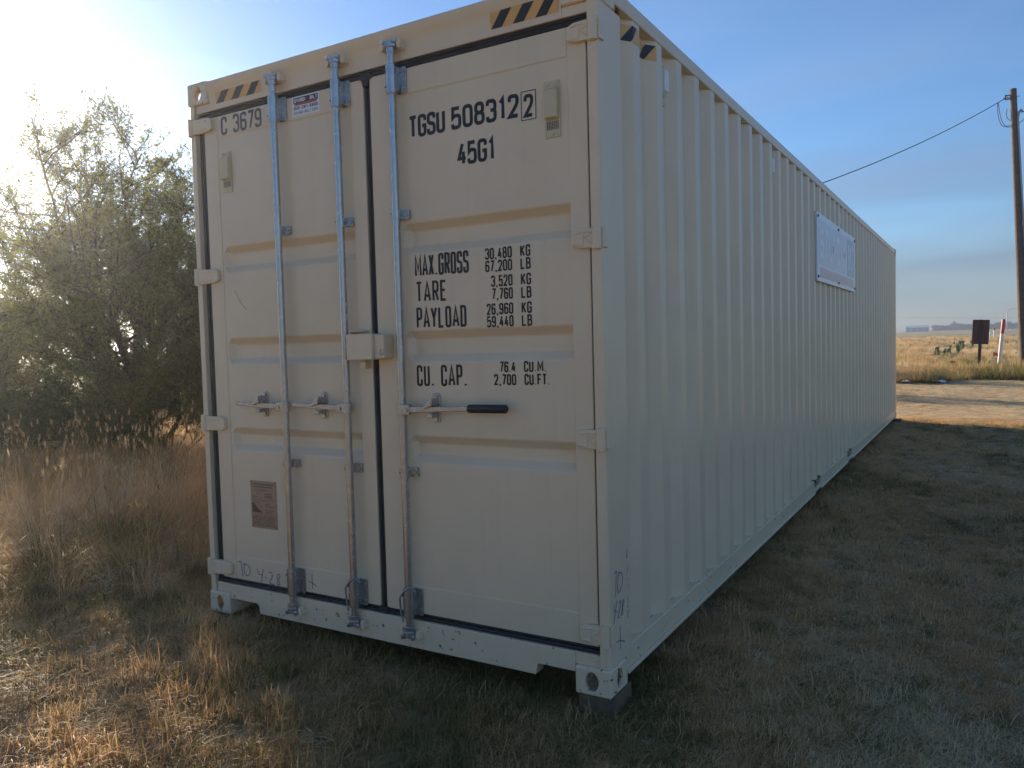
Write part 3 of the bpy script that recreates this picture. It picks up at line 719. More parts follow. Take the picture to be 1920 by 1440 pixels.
# roof, far wall, floor
rz = []
mb = MB(); ys = np.linspace(.24, LEN - .18, 110); V = []
for i, y in enumerate(ys):
    d = .012 if i % 4 in (1, 2) else 0; V += [(.0625, y, 2.872 - d), (W - .0625, y, 2.872 - d)]
mb.add(V, [(2 * i, 2 * i + 1, 2 * i + 3, 2 * i + 2) for i in range(len(ys) - 1)]); part(mb, 'roof')
part(MB().box(.0905, W - .0905, LEN - .05, LEN - .03, .10, 2.80), 'end_wall')
part(MB().box(.163, W - .163, LEN - .08, LEN - .006, 2.80, 2.885), 'end_header'); part(MB().box(.163, W - .163, LEN - .10, LEN - .006, .03, .099), 'end_sill')
part(MB().box(.051, W - .051, .205, LEN - .11, .120, .149), 'container_floor', 'floor_wood')
# side ventilators
def side_vent(y, z0=2.575, z1=2.765):
    yc = E0 + round((y - .103 - E0) / PC) * PC + .103; x = W - .0075 - .042
    mb = MB(); mb.box(x + .0006, x + .004, yc - .034, yc + .034, z0, z1); part(mb, 'side_vent', 'vent_plastic')
    mb = MB(); mb.prism([(x + .004, z0 + .04), (x + .030, z0 + .062), (x + .030, z1 - .03), (x + .004, z1 - .018)], 'y', yc - .028, yc + .028); part(mb, 'side_vent_cover', 'white_vinyl', bevel=0.003)
for y in (.84, 3.10, 6.12, 9.05, 11.4): side_vent(y)
# stripes that follow the corrugation
def wall_strip(ya, yb, zf0, zf1, lift, name, mat):
    """strip between ya..yb with lower/upper z given by functions of y"""
    ys = sorted(set([ya, yb] + [y for y in CX if ya < y < yb] + list(np.linspace(ya, yb, 24)))); V = []
    for y in ys:
        x = W - .0075 - cdepth(y) + lift; V += [(x, y, zf0(y)), (x, y, max(zf0(y), zf1(y)))]
    mb = MB(); mb.add(V, [(2 * i, 2 * i + 2, 2 * i + 3, 2 * i + 1) for i in range(len(ys) - 1)]); part(mb, name, mat)
ZL, ZH = 2.722, 2.790
wall_strip(.260, .665, lambda y: ZL, lambda y: ZH, .0012, 'warning_stripe', 'yellow_vinyl')
for a in (.322, .556):
    wd = .046
    ya, yb = a, a + wd + .055
    wall_strip(ya, yb, lambda y, a=a: ZL + max(0, (y - a - wd) / .055) * (ZH - ZL), lambda y, a=a: ZL + min(1, (y - a) / .055) * (ZH - ZL), .0020, 'warning_stripe_bar', 'black_vinyl')
# scuffs where the wall meets the rail near the corner
mb = MB(); SC = random.Random(5)
for k in range(15):
    z = .20 + SC.random() * .34; y = .186 + .018 * SC.random() + .02 * (z - .2); w = SC.uniform(.0012, .0042); h = SC.choice((.008, .014, .03, .055)) * SC.uniform(.7, 1.3)
    mb.add([(W - .0034, y, z), (W - .0034, y + w, z + .25 * h), (W - .0034, y + w * .8, z + .7 * h), (W - .0034, y + w * .3, z + h), (W - .0034, y - w * .4, z + .5 * h)], [(0, 1, 2, 3, 4)])
part(mb, 'paint_scuff', 'plate_print')

# ------------------------------------------------------------------ sign panel bolted to the container's long side
sg = empty('advertising_sign', (W, 5.83, 2.25)); tag(sg, 'pale advertising panel high on the container side, glare painted into its logo colours', 'sign')
inv = Matrix.Translation((-W, -5.83, -2.25))
def spart(mb, name, mat, bevel=0.0):
    o = mb.build(name, mat, sg, bevel); o.matrix_parent_inverse = inv; return o
SX = W + .012
spart(MB().box(W - .006, SX, 4.625, 7.04, 1.945, 2.560), 'panel', 'sign_white', 0.002)
sc_ = lambda l0: (lambda a, z, l: (SX + .0006 + l0 + l, a, z))
spart(MB().box(SX + .0002, SX + .0007, 4.70, 6.36, 2.10, 2.50), 'logo_field', 'sign_grey')
spart(MB().box(SX + .0002, SX + .0007, 6.42, 6.96, 2.10, 2.50), 'logo_field', 'sign_dark')
spart(MB().box(SX + .0002, SX + .0007, 4.75, 6.90, 1.985, 2.075), 'logo_stripe', 'sign_red')
for t, a, b, z, h, s_, mt in (('STURDI', 4.76, 6.06, 2.16, .28, .055, 'sign_white'), ('-', 6.12, 6.32, 2.16, .28, .06, 'sign_red'), ('BILT', 6.48, 6.91, 2.16, .28, .05, 'sign_white')):
    o = lettering(t, a, b, z, h, s_, sc_(.0004), mt, sg); o.matrix_parent_inverse = inv
for y in (4.665, 5.83, 7.00):
    for z in (1.985, 2.525): spart(MB().tube([(SX, y, z), (SX + .008, y, z)], .012, 8), 'bolt', 'dark_steel')

# ------------------------------------------------------------------ timber blocks under the corners
def block(x0, x1, y0, y1, label, top=-.001):
    cx, cy = (x0 + x1) / 2, (y0 + y1) / 2; g = float(gz(cx, cy)) - .03
    o = MB().box(x0 - cx, x1 - cx, y0 - cy, y1 - cy, 0, top - g).build('timber_block', 'block_wood', None, bevel=0.006); o.location = (cx, cy, g); o.rotation_euler = (0, 0, 0.03)
    return tag(o, label, 'block', 'timber blocks under the container corners')
block(2.286, 2.440, .004, .215, 'rough timber block under the nearest bottom corner of the container')
block(2.22, 2.52, 11.98, 12.26, 'dark timber block under the far right corner of the container')

# ------------------------------------------------------------------ grass: blade tufts scattered as instances
def blades(n, spread, h0, h1, lean0, lean1, w0, w1, seed, rows=4, curl=1.0, clump=0.0):
    """ribbon blades: returns V, F, blade-random"""
    r = np.random.default_rng(seed)
    ang = r.uniform(0, 2 * np.pi, n); rad = spread * np.sqrt(r.uniform(0, 1, n))
    base = np.stack([rad * np.cos(ang), rad * np.sin(ang), np.full(n, -.01)], 1)
    la = r.uniform(0, 2 * np.pi, n) if clump == 0 else ang + r.normal(0, .6, n)
    ld = np.stack([np.cos(la), np.sin(la), 0 * la], 1); side = np.stack([-np.sin(la + .5), np.cos(la + .5), 0 * la], 1)
    h = r.uniform(h0, h1, n); lean = r.uniform(lean0, lean1, n); w = r.uniform(w0, w1, n)
    t = np.linspace(0, 1, rows)
    V = np.zeros((n, rows, 2, 3))
    for k, tk in enumerate(t):
        th = lean * (0.35 + 0.65 * tk ** curl)
        c = base + ld * (h * tk * np.sin(th))[:, None] + np.array([0, 0, 1]) * (h * tk * np.cos(th))[:, None]
        ww = w * (1 - tk) ** .7 * .5 + .0004
        V[:, k, 0] = c - side * ww[:, None]; V[:, k, 1] = c + side * ww[:, None]
    idx = np.arange(n * rows * 2).reshape(n, rows, 2)
    F = np.stack([idx[:, :-1, 0], idx[:, :-1, 1], idx[:, 1:, 1], idx[:, 1:, 0]], 3 - 1).reshape(-1, 4)
    return V.reshape(-1, 3), F, np.repeat(r.uniform(0, 1, n), rows - 1)
def merge(parts):
    o = 0; Vs, Fs, Bs = [], [], []
    for V, F, B in parts: Vs.append(V); Fs.append(F + o); Bs.append(B); o += len(V)
    return np.concatenate(Vs), np.concatenate(Fs), np.concatenate(Bs)
def template(name, parts):
    V, F, B = merge(parts); return bpy.data.objects.new(name, np_mesh(name, V, F, 'grass_blade', blade=B))
def seedheads(n, spread, h0, h1, seed):
    V, F, B = blades(n, spread, h0, h1, .05, .35, .0025, .0035, seed, 4)
    r = np.random.default_rng(seed + 5); parts = [(V, F, B * .2 + .55)]
    tips = V.reshape(n, 4, 2, 3)[:, -1].mean(1)
    for tp in tips:
        v, f, b = blades(14, .004, .03, .075, .1, .5, .003, .005, int(r.integers(1e6)), 3); parts.append((v + tp - [0, 0, .03], f, b * .2 + .85))
    return merge(parts)
def scatter(name, P, rz, scl, idx, tint, temps, label, cat):
    c = bpy.data.collections.new(name + '_kinds')
    for t in temps: c.objects.link(t)
    n = len(P); me = bpy.data.meshes.new(name); me.vertices.add(n); me.vertices.foreach_set('co', np.ascontiguousarray(P, np.float32).ravel())
    a = me.attributes.new('rot', 'FLOAT_VECTOR', 'POINT'); rv = np.zeros((n, 3), np.float32); rv[:, 2] = rz; rv[:, 0] = rng.normal(0, .10, n); rv[:, 1] = rng.normal(0, .10, n); a.data.foreach_set('vector', rv.ravel())
    a = me.attributes.new('scl', 'FLOAT_VECTOR', 'POINT'); a.data.foreach_set('vector', np.ascontiguousarray(scl, np.float32).ravel())
    a = me.attributes.new('idx', 'INT', 'POINT'); a.data.foreach_set('value', np.ascontiguousarray(idx, np.int32))
    a = me.attributes.new('tint', 'FLOAT', 'POINT'); a.data.foreach_set('value', np.ascontiguousarray(tint, np.float32))
    me.materials.append(MATS['grass_blade'])
    o = link(name, me); tag(o, label, cat, kind='stuff')
    ng = bpy.data.node_groups.new(name, 'GeometryNodeTree')
    ng.interface.new_socket('Geometry', in_out='INPUT', socket_type='NodeSocketGeometry'); ng.interface.new_socket('Geometry', in_out='OUTPUT', socket_type='NodeSocketGeometry')
    N = ng.nodes; L = ng.links; gi = N.new('NodeGroupInput'); go = N.new('NodeGroupOutput'); ip = N.new('GeometryNodeInstanceOnPoints'); ci = N.new('GeometryNodeCollectionInfo')
    ci.inputs['Collection'].default_value = c; ci.inputs['Separate Children'].default_value = True; ci.inputs['Reset Children'].default_value = True
    ip.inputs['Pick Instance'].default_value = True
    def na(nm, ty):
        q = N.new('GeometryNodeInputNamedAttribute'); q.data_type = ty; q.inputs['Name'].default_value = nm; return q.outputs['Attribute']
    L.new(gi.outputs[0], ip.inputs['Points']); L.new(ci.outputs[0], ip.inputs['Instance'])
    L.new(na('idx', 'INT'), ip.inputs['Instance Index']); L.new(na('rot', 'FLOAT_VECTOR'), ip.inputs['Rotation']); L.new(na('scl', 'FLOAT_VECTOR'), ip.inputs['Scale'])
    L.new(ip.outputs[0], go.inputs[0])
    md = o.modifiers.new('scatter', 'NODES'); md.node_group = ng
    return o
_gp = rng.uniform(0, 6.28, (9, 3)); 
def patch(x, y, f):
    """cheap smooth pseudo-noise in about 0..1"""
    v = 0
    for k in range(6):
        a = _gp[k, 0]; v = v + np.sin(f * (1 + .37 * k) * (x * np.cos(a) + y * np.sin(a)) + _gp[k, 1]) * (.8 ** k)
    return np.clip(.5 + v * .22, 0, 1)
def uni3(n, a, b): 
    s = rng.uniform(a, b, n); return np.stack([s, s, s * rng.uniform(.8, 1.25, n)], 1)
def under(x, y, m=0.0): return (x > .10 - m) & (x < W - .10 + m) & (y > .25 - m) & (y < LEN - .25 + m)

# short mown lawn
lawn_t = [template('lawn_tuft_a', [blades(46, .085, .025, .065, .2, 1.35, .0022, .0042, 1, 3), blades(16, .09, .04, .10, 1.1, 1.55, .002, .0035, 2, 3)]),
          template('lawn_tuft_b', [blades(60, .08, .02, .05, .5, 1.5, .002, .004, 3, 3)]),
          template('lawn_tuft_c', [blades(34, .075, .04, .09, .1, 1.0, .0022, .0045, 4, 4), blades(22, .09, .03, .07, 1.0, 1.5, .002, .0035, 5, 3)]),
          template('lawn_tuft_d', [blades(40, .095, .05, .13, 1.15, 1.56, .0022, .004, 6, 4)])]
def in_tall(x, y): return (x < -.12) & (y > .95 * (x + .15) + .12)
def pts_rect(x0, x1, y0, y1, dens):
    n = int((x1 - x0) * (y1 - y0) * dens); return rng.uniform(x0, x1, n), rng.uniform(y0, y1, n)
def wedge(x, y, m=.8):
    """inside the field of view seen from the camera, with a generous margin for a step to the side"""
    dx, dy = x - 3.72, y + 2.86; d = dx * fwd.x + dy * fwd.y; s = dx * rgt.x + dy * rgt.y
    return (d > .6) & (np.abs(s) < .66 * d + m + .3)
xs, ys = [], []
for a in ((-3.2, 3.6, -2.6, .6, 300), (2.3, 6.5, -1.6, 6, 380), (2.2, 9.5, 6, 13, 200), (-3.2, -.0, .6, 2.2, 160), (-2, 10, 13, 22.5, 26), (-6, -3.2, -2.6, 0, 90)):
    x, y = pts_rect(*a); xs.append(x); ys.append(y)
x = np.concatenate(xs); y = np.concatenate(ys)
k = ~under(x, y) & (~in_tall(x, y) | (y - (.95 * (x + .15) + .12) < 1.0)) & wedge(x, y) & ~((x > 2.25) & (x < 2.46) & (y > -.02) & (y < .25)); x, y = x[k], y[k]
side = ss((x - 1.9) / 1.2)                                             # right-hand lawn is shorter and more matted
g1, g2 = patch(x, y, 1.3), patch(x, y, 4.1)
tint = .52 + .30 * (g2 - .5) + .32 * (g1 - .5) + rng.normal(0, .11, len(x)) + .22 * side - .10 * (1 - side) * (y < 2)  # colour lifted on the shaded right lawn, toned down on the sunlit left
green = (rng.uniform(0, 1, len(x)) < .13 + .34 * (g1 < .38)) ; tint = np.where(green & (y < 12), rng.uniform(.0, .28, len(x)), tint)
tint = np.where(y > 12.5, .80 + rng.normal(0, .12, len(x)), tint)
sc = uni3(len(x), .75, 1.25) * (1 - .15 * side)[:, None]; sc[:, 2] *= (1 - .30 * side) * np.where(y > 12.5, .6, 1) * (.75 + .6 * patch(x + 5, y - 3, 3.0))
idx = rng.choice(4, len(x), p=[.3, .28, .2, .22])
lawn = scatter('lawn_grass', np.stack([x, y, gz(x, y)], 1), rng.uniform(0, 6.28, len(x)), sc, idx, tint, lawn_t, 'short mown dry lawn round the container', 'grass')
print('lawn tufts', len(x))

# taller ragged tufts in the foreground left and along the container foot
mid_t = [template('mid_tuft_a', [blades(60, .08, .06, .20, .4, 1.4, .0022, .0045, 21, 4, clump=1)]), template('mid_tuft_b', [blades(46, .07, .08, .24, .6, 1.5, .002, .004, 22, 5, clump=1)]),
         template('mid_tuft_c', [blades(70, .10, .06, .18, .8, 1.5, .002, .004, 23, 4)])]
x, y = pts_rect(-3.4, 2.6, -2.6, 1.0, 34); k = ~under(x, y, .12) & wedge(x, y) & (patch(x, y, 2.2) + rng.normal(0, .12, len(x)) > .50) & ~((x > 2.0) & (y > -.4)); x, y = x[k], y[k]
x2, y2 = pts_rect(.12, 2.1, .05, .5, 60); x = np.concatenate([x, x2]); y = np.concatenate([y, y2])
tint = np.clip(.50 + .35 * (patch(x, y, 3.3) - .5) + rng.normal(0, .13, len(x)), 0, 1); gr = rng.uniform(0, 1, len(x)) < .14; tint = np.where(gr, rng.uniform(0, .3, len(x)), tint)
sc = uni3(len(x), .45, .9); sc[:, 2] *= np.where(x > -.2, .45, .75)
scatter('ragged_grass', np.stack([x, y, gz(x, y)], 1), rng.uniform(0, 6.28, len(x)), sc, rng.integers(0, 3, len(x)), tint, mid_t, 'ragged brown grass tufts in front of the container doors', 'grass')

# tall dry grass on the left
tall_t = [template('tall_tuft_a', [blades(50, .14, .22, .60, .15, 1.25, .003, .006, 31, 6, 1.6, clump=1)]), template('tall_tuft_b', [blades(60, .16, .20, .55, .7, 1.55, .003, .006, 32, 6, 1.4)]),
          template('tall_tuft_c', [blades(36, .14, .25, .62, .3, 1.35, .003, .005, 33, 6, 1.8), seedheads(3, .08, .5, .78, 34)]), template('tall_tuft_d', [blades(70, .15, .15, .42, .6, 1.45, .003, .005, 35, 5, 1.2)])]
xs, ys = [], []
for a in ((-5.2, -.12, -2.2, 2.5, 42), (-9.5, -.12, 1.0, 6.5, 26), (-12, -5, -3, 2, 16), (-14, -5, 5, 12, 8)):
    x, y = pts_rect(*a); xs.append(x); ys.append(y)
x = np.concatenate(xs); y = np.concatenate(ys); edge = y - (.95 * (x + .15) + .12)
k = in_tall(x, y) & wedge(x, y, 1.5) & (rng.uniform(0, 1, len(x)) < ss(edge / .9 + .25)); x, y, edge = x[k], y[k], edge[k]
tint = .68 + .36 * (patch(x, y, 1.6) - .5) + rng.normal(0, .11, len(x)); gr = (patch(x + 9, y, 1.1) > .66) | (np.hypot(x + 1.75, y + .25) < .55); tint = np.where(gr & (rng.uniform(0, 1, len(x)) < .6), rng.uniform(.08, .40, len(x)), tint)
sc = uni3(len(x), .6, 1.05) * (.45 + .55 * ss(edge / 1.1))[:, None]
scatter('tall_dry_grass', np.stack([x, y, gz(x, y)], 1), rng.uniform(0, 6.28, len(x)), sc, rng.choice(4, len(x), p=[.22, .30, .20, .28]), tint, tall_t, 'tall dry seeding grass under the trees on the left', 'grass')
print('tall tufts', len(x))

def stalk(cx, cy, h, lean, seed, label):
    rr = random.Random(seed); a = rr.uniform(0, 6.28); root = empty('seed_stalk', (cx, cy, float(gz(cx, cy))))
    tip = Vector((math.cos(a) * lean * h, math.sin(a) * lean * h, h)); P = [Vector((0, 0, -.02)), tip * .35 + Vector((0, 0, .04 * h)), tip * .72 + Vector((0, 0, .03 * h)), tip]
    MB().tube(P, [.0028, .0025, .002, .0014], 5).build('stem', 'straw_pale', root, smooth=True)
    mb = MB()
    for k in range(26):
        t = rr.random(); q = P[2].lerp(tip, .35 + .75 * t); d = Vector((rr.gauss(0, 1), rr.gauss(0, 1), rr.gauss(.8, .6))).normalized() * rr.uniform(.012, .034); w = d.cross(Vector((rr.gauss(0, 1), rr.gauss(0, 1), 1))).normalized() * .0022
        mb.quad(q - w, q + w, q + d + w * .3, q + d - w * .3)
    mb.build('seed_head', 'straw_pale', root); return tag(root, label, 'grass stalk', 'pale seed stalks in front of the tall grass')
SR = random.Random(21)
for k in range(34):
    while True:
        cx, cy = SR.uniform(-3.4, -.25), SR.uniform(-.9, 1.9)
        if in_tall(np.float64(cx), np.float64(cy - .05)): break
    stalk(cx, cy, SR.uniform(.30, .62), SR.uniform(.05, .5), 100 + k, 'pale seed stalk standing at the front of the tall dry grass')

# field beyond the mown strip
field_t = [template('field_tuft_a', [blades(44, .22, .2, .5, .1, .9, .008, .016, 41, 4, clump=1)]), template('field_tuft_b', [blades(40, .28, .12, .34, .3, 1.2, .008, .016, 42, 4)])]
n = 15000; y = 21.6 + 130 * rng.uniform(0, 1, n) ** 2.1; x = rng.uniform(-6, 0, n); x = np.where(rng.uniform(0, 1, n) < .93, -3.5 - .10 * (y - 20) + rng.uniform(0, 1, n) * (10.5 + .36 * (y - 20)), x)
edge = 22.2 + 1.6 * (patch(x, x * .3, 1.1) - .5) + rng.uniform(-.5, .9, len(x)) ** 2 ; k = y > edge; x, y = x[k], y[k]
g1 = patch(x, y * .5, .55)
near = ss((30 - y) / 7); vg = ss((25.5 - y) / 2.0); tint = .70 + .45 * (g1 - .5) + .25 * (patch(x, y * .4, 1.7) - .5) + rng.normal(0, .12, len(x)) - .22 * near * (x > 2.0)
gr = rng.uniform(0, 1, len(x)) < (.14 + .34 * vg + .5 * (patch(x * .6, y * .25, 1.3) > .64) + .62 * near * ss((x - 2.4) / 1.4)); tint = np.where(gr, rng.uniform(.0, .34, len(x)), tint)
s_ = .85 * (.55 + .35 * near + .25 * ss((y - 40) / 60) - .12 * vg) * (.6 + .8 * patch(x * 1.3, y * .9, 1.9)) * (1 + .45 * near * ss((x - 2.8) / 1.5)); sc = uni3(len(x), .7, 1.2) * s_[:, None]
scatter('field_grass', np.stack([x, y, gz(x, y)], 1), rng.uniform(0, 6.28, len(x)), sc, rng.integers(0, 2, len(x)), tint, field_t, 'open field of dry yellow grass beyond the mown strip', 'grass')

# a bleached pulled-up grass clump lying in front of the tall grass
def straw_clump(cx, cy, n, r, seed, label, up=.5):
    rr = np.random.default_rng(seed); mb = MB()
    for k in range(n):
        a = rr.uniform(0, 6.28); l = r * rr.uniform(.35, 1.2); e = up * rr.uniform(.05, 1) ** 2; p0 = Vector((rr.normal(0, .07), rr.normal(0, .07), .01))
        d = Vector((math.cos(a), math.sin(a), 0)); mb.tube([p0, p0 + d * l * .4 + Vector((0, 0, l * e)), p0 + d * l * .8 + Vector((0, 0, l * e * .9)), p0 + d * l + Vector((rr.normal(0, .03), rr.normal(0, .03), l * e * .3))], [.0017, .0017, .0014, .0008], 4, cap=False)
    o = mb.build('straw_clump', 'straw_pale'); o.location = (cx, cy, float(gz(cx, cy))); tag(o, label, 'straw', 'bleached straw clumps on the lawn')
straw_clump(-.98, -.02, 80, .20, 1, 'large bleached straw clump at the edge of the tall grass', .8)
straw_clump(-.62, .03, 26, .24, 2, 'upright bleached straw clump near the left corner of the container', 1.2)
straw_clump(1.50, -.70, 18, .10, 3, 'small straw scrap on the lawn below the doors', .4)

# ------------------------------------------------------------------ trees and shrubs
def tree(name, loc, stems, height, spread, n_leaf, leaf, mat, label, seed, group=None, low=.12, lean=(0, 0), dens=(6, 6, 4)):
    r = np.random.default_rng(seed); root = empty(name, loc); wood = MB(); tips = []
    def grow(p, d, length, rad, level):
        k = 5; pts = [p.copy()]; dd = d.copy()
        for i in range(k):
            dd = (dd + Vector(r.normal(0, .16, 3)) + Vector((0, 0, .10 if level < 2 else .03))).normalized(); p = p + dd * (length / k); pts.append(p.copy())
        wood.tube(pts, [rad * (1 - .62 * i / k) for i in range(k + 1)], 6 if level < 2 else 4, cap=False)
        if level >= 2:
            tips.append(pts)
        if level >= 3: return
        nb = dens[level]
        for b in range(nb):
            t = r.uniform(.25 if level else low, 1.0); i = min(int(t * k), k - 1); q = pts[i].lerp(pts[i + 1], t * k - i)
            ax = Vector(r.normal(0, 1, 3)); ax = (ax - dd * ax.dot(dd)).normalized()
            nd = (dd * r.uniform(.45, .9) + ax * r.uniform(.5, .95)).normalized()
            grow(q, nd, length * r.uniform(.38, .62), rad * .5, level + 1)
    for s in range(stems):
        a = 2 * math.pi * (s + r.uniform(-.3, .3)) / stems; tilt = r.uniform(.12, 1.0) * spread
        d = Vector((math.cos(a) * tilt + lean[0], math.sin(a) * tilt + lean[1], 1)).normalized()
        grow(Vector((.10 * math.cos(a), .10 * math.sin(a), -.08)), d, height * r.uniform(.62, .86) * (1 - .12 * tilt), .045 * height / 4.5, 0)
    tk = wood.build('trunk', 'bark', root, smooth=True)
    # leaves along the twigs
    T = np.array([[tuple(p) for p in t] for t in tips]); m = len(T)
    which = r.integers(0, m, n_leaf); t = r.uniform(.05, 1.08, n_leaf) * 5; i = np.clip(t.astype(int), 0, 4); fr = (t - i)[:, None]
    P = T[which, i] * (1 - fr) + T[which, i + 1] * fr + r.normal(0, .035 * height / 4.5, (n_leaf, 3))
    P[:, 2] = np.maximum(P[:, 2], .02)
    ax = r.normal(0, 1, (n_leaf, 3)) + np.array([0, 0, .3]); ax /= np.linalg.norm(ax, axis=1)[:, None]
    b = np.cross(ax, r.normal(0, 1, (n_leaf, 3))); b /= np.linalg.norm(b, axis=1)[:, None]; c = np.cross(ax, b)
    Ls = leaf * r.uniform(.6, 1.3, n_leaf)[:, None]; ws = Ls * .36
    V = np.stack([P, P + ax * Ls * .5 + b * ws * .5 + c * Ls * .05, P + ax * Ls, P + ax * Ls * .5 - b * ws * .5 + c * Ls * .05], 1).reshape(-1, 3)
    F = np.arange(n_leaf * 4).reshape(-1, 4)
    tint = np.clip(.45 + r.normal(0, .2, m)[which] * .6 + r.normal(0, .18, n_leaf), 0, 1)
    link('crown', np_mesh('crown', V, F, mat, tint=tint), root)
    return tag(root, label, 'tree' if height > 2.2 else 'shrub', group)
tree('wild_tree', (-6.75, 4.25, -.02), 10, 4.3, .62, 105000, .058, 'leaf_olive', 'tallest leafy backlit tree left of the container', 3, 'trees and shrubs left of the container')
tree('wild_tree', (-12.6, 5.2, -.02), 8, 3.4, .7, 60000, .065, 'leaf_olive', 'tree at the left edge of the photo, against the glare', 8, 'trees and shrubs left of the container')
tree('wild_tree', (-6.1, 5.2, -.02), 9, 3.3, .7, 66000, .055, 'leaf_olive', 'dense dark tree half hidden by the container corner', 5, 'trees and shrubs left of the container')
tree('low_shrub', (-8.2, 3.3, -.02), 8, 1.2, .9, 26000, .045, 'leaf_green', 'low bright green shrub under the trees at the left edge', 6, 'trees and shrubs left of the container')
tree('low_shrub', (-6.15, 4.1, -.02), 10, 1.7, 1.0, 42000, .045, 'leaf_olive', 'dark bushy undergrowth at the foot of the tallest tree', 9, 'trees and shrubs left of the container')
tree('low_shrub', (-7.35, 3.75, -.02), 9, 1.35, 1.0, 26000, .045, 'leaf_green', 'rounded green shrub between the low shrub and the dark undergrowth', 15, 'trees and shrubs left of the container')
# the tree row goes on behind the container and throws shade across the mown strip
tree('wild_tree', (-6.6, 20.5, .05), 6, 3.4, .6, 14000, .085, 'leaf_olive', 'tree standing hidden behind the container, nearer one', 12, 'trees behind the container')
tree('wild_tree', (-9.0, 27.5, .12), 6, 4.2, .6, 16000, .085, 'leaf_olive', 'tree standing hidden behind the container, farther one', 13, 'trees behind the container')

tree('wild_tree', (-6.5, 31.6, .15), 6, 3.6, .6, 12000, .09, 'leaf_olive', 'tree standing hidden behind the container, farthest one', 14, 'trees behind the container')

# distant wood on the horizon
r = np.random.default_rng(77); nl = 9000
xt = np.concatenate([r.uniform(-24, 60, nl)]); prof = 2.2 + 1.6 * patch(xt, xt * 0, .35) + .8 * patch(xt, xt * 0 + 3, 1.3)
zt = r.uniform(0, 1, nl) ** .8 * prof; yt = 560 + r.uniform(-4, 4, nl); P = np.stack([xt, yt, gz(xt, yt) + zt], 1)
Q = r.normal(0, .42, (nl, 4, 3)); V = (P[:, None] + Q).reshape(-1, 3)
tag(link('distant_wood', np_mesh('distant_wood', V, np.arange(nl * 4).reshape(-1, 4), 'leaf_far', tint=r.uniform(0, 1, nl))), 'dark line of distant trees along the horizon', 'trees', kind='stuff')

# prickly pears in the field
def cactus(cx, cy, s, seed, label):
    rr = random.Random(seed); root = empty('prickly_pear', (cx, cy, float(gz(cx, cy)))); 
    def pad(base, ang, tilt, size, lvl):
        mb = MB(); n = 10; ring = []
        up = Vector((math.sin(tilt) * math.cos(ang), math.sin(tilt) * math.sin(ang), math.cos(tilt))); sd = Vector((-math.sin(ang), math.cos(ang), 0)) if rr.random() < .6 else up.cross(Vector((-math.sin(ang), math.cos(ang), 0))).normalized(); nn = up.cross(sd)
        c = base + up * size * .5; pts = [c + sd * (.40 * size * math.cos(2 * math.pi * k / n)) * (1 if math.sin(2 * math.pi * k / n) > 0 else .8) + up * (.54 * size * math.sin(2 * math.pi * k / n)) for k in range(n)]
        mb.v = [tuple(c + nn * .09 * size), tuple(c - nn * .09 * size)] + [tuple(p) for p in pts]
        mb.f = [(0, 2 + k, 2 + (k + 1) % n) for k in range(n)] + [(1, 2 + (k + 1) % n, 2 + k) for k in range(n)]
        mb.build('pad', 'cactus_green', root, smooth=True)
        if lvl < 2:
            for q in range(rr.choice((1, 2, 2))): pad(base + up * size * .96 + sd * size * rr.uniform(-.2, .2), ang + rr.uniform(-1.5, 1.5), tilt + rr.uniform(-.5, .5), size * rr.uniform(.7, .95), lvl + 1)
    for q in range(3): pad(Vector((rr.uniform(-.25, .25) * s, rr.uniform(-.2, .2) * s, -.05)), rr.uniform(0, 6.28), rr.uniform(.05, .6), .21 * s, 0)
    tag(root, label, 'cactus', 'prickly pears in the field')
cactus(1.71, 45.4, 1.15, 1, 'broad prickly pear cactus in the field, nearest the container edge')
cactus(2.25, 46.6, 1.2, 2, 'tall prickly pear cactus in the field, centre of the near pair')
cactus(2.78, 58.2, 1.35, 3, 'dark prickly pear just left of the brown board, farther back')
cactus(2.38, 58.6, 1.2, 4, 'small prickly pear beside the dark one left of the brown board')

# ------------------------------------------------------------------ utility pole, service drop, signs and markers by the verge
PX, PY = 4.987, 30.6; PZ = float(gz(PX, PY)); up_ = empty('utility_pole', (PX, PY, PZ)); tag(up_, 'weathered wooden utility pole at the right edge of the photo', 'utility pole')
top = Vector((-.385, 0, 9.84))
def pp(t, dx=0, dy=0): return top * t + Vector((dx, dy, 0))
mb = MB(); mb.tube([pp(t) for t in np.linspace(-.03, 1, 14)], [.150 - .042 * t for t in np.linspace(0, 1, 14)], 14); mb.build('pole_shaft', 'pole_wood', up_, smooth=True)
mb = MB(); mb.tube([pp(.972, -.30, 0), pp(.972, .20, 0)], .012, 6); mb.build('through_bolt', 'dark_steel', up_)
mb = MB(); mb.box(top.x - .24, top.x - .09, -.03, .03, 9.50, 9.53); mb.box(top.x - .24, top.x - .09, -.03, .03, 9.63, 9.66); mb.box(top.x - .245, top.x - .225, -.035, .035, 9.49, 9.67); mb.build('clevis', 'dark_steel', up_)
mb = MB(); mb.tube([(top.x - .19, 0, 9.531), (top.x - .19, 0, 9.629)], [.035, .035], 10); mb.build('insulator', 'litter_white', up_, smooth=True)
mb = MB(); cd = [Vector((.18, -.10, .3)), Vector((-.10, -.10, 6.0)), Vector((-.235, -.10, 8.75)), Vector((-.215, -.10, 8.98)), Vector((-.15, -.12, 9.04)), Vector((-.10, -.14, 8.96))]
mb.tube(cd, [.032, .032, .032, .045, .05, .04], 10); mb.build('weatherhead_conduit', 'conduit', up_, smooth=True)
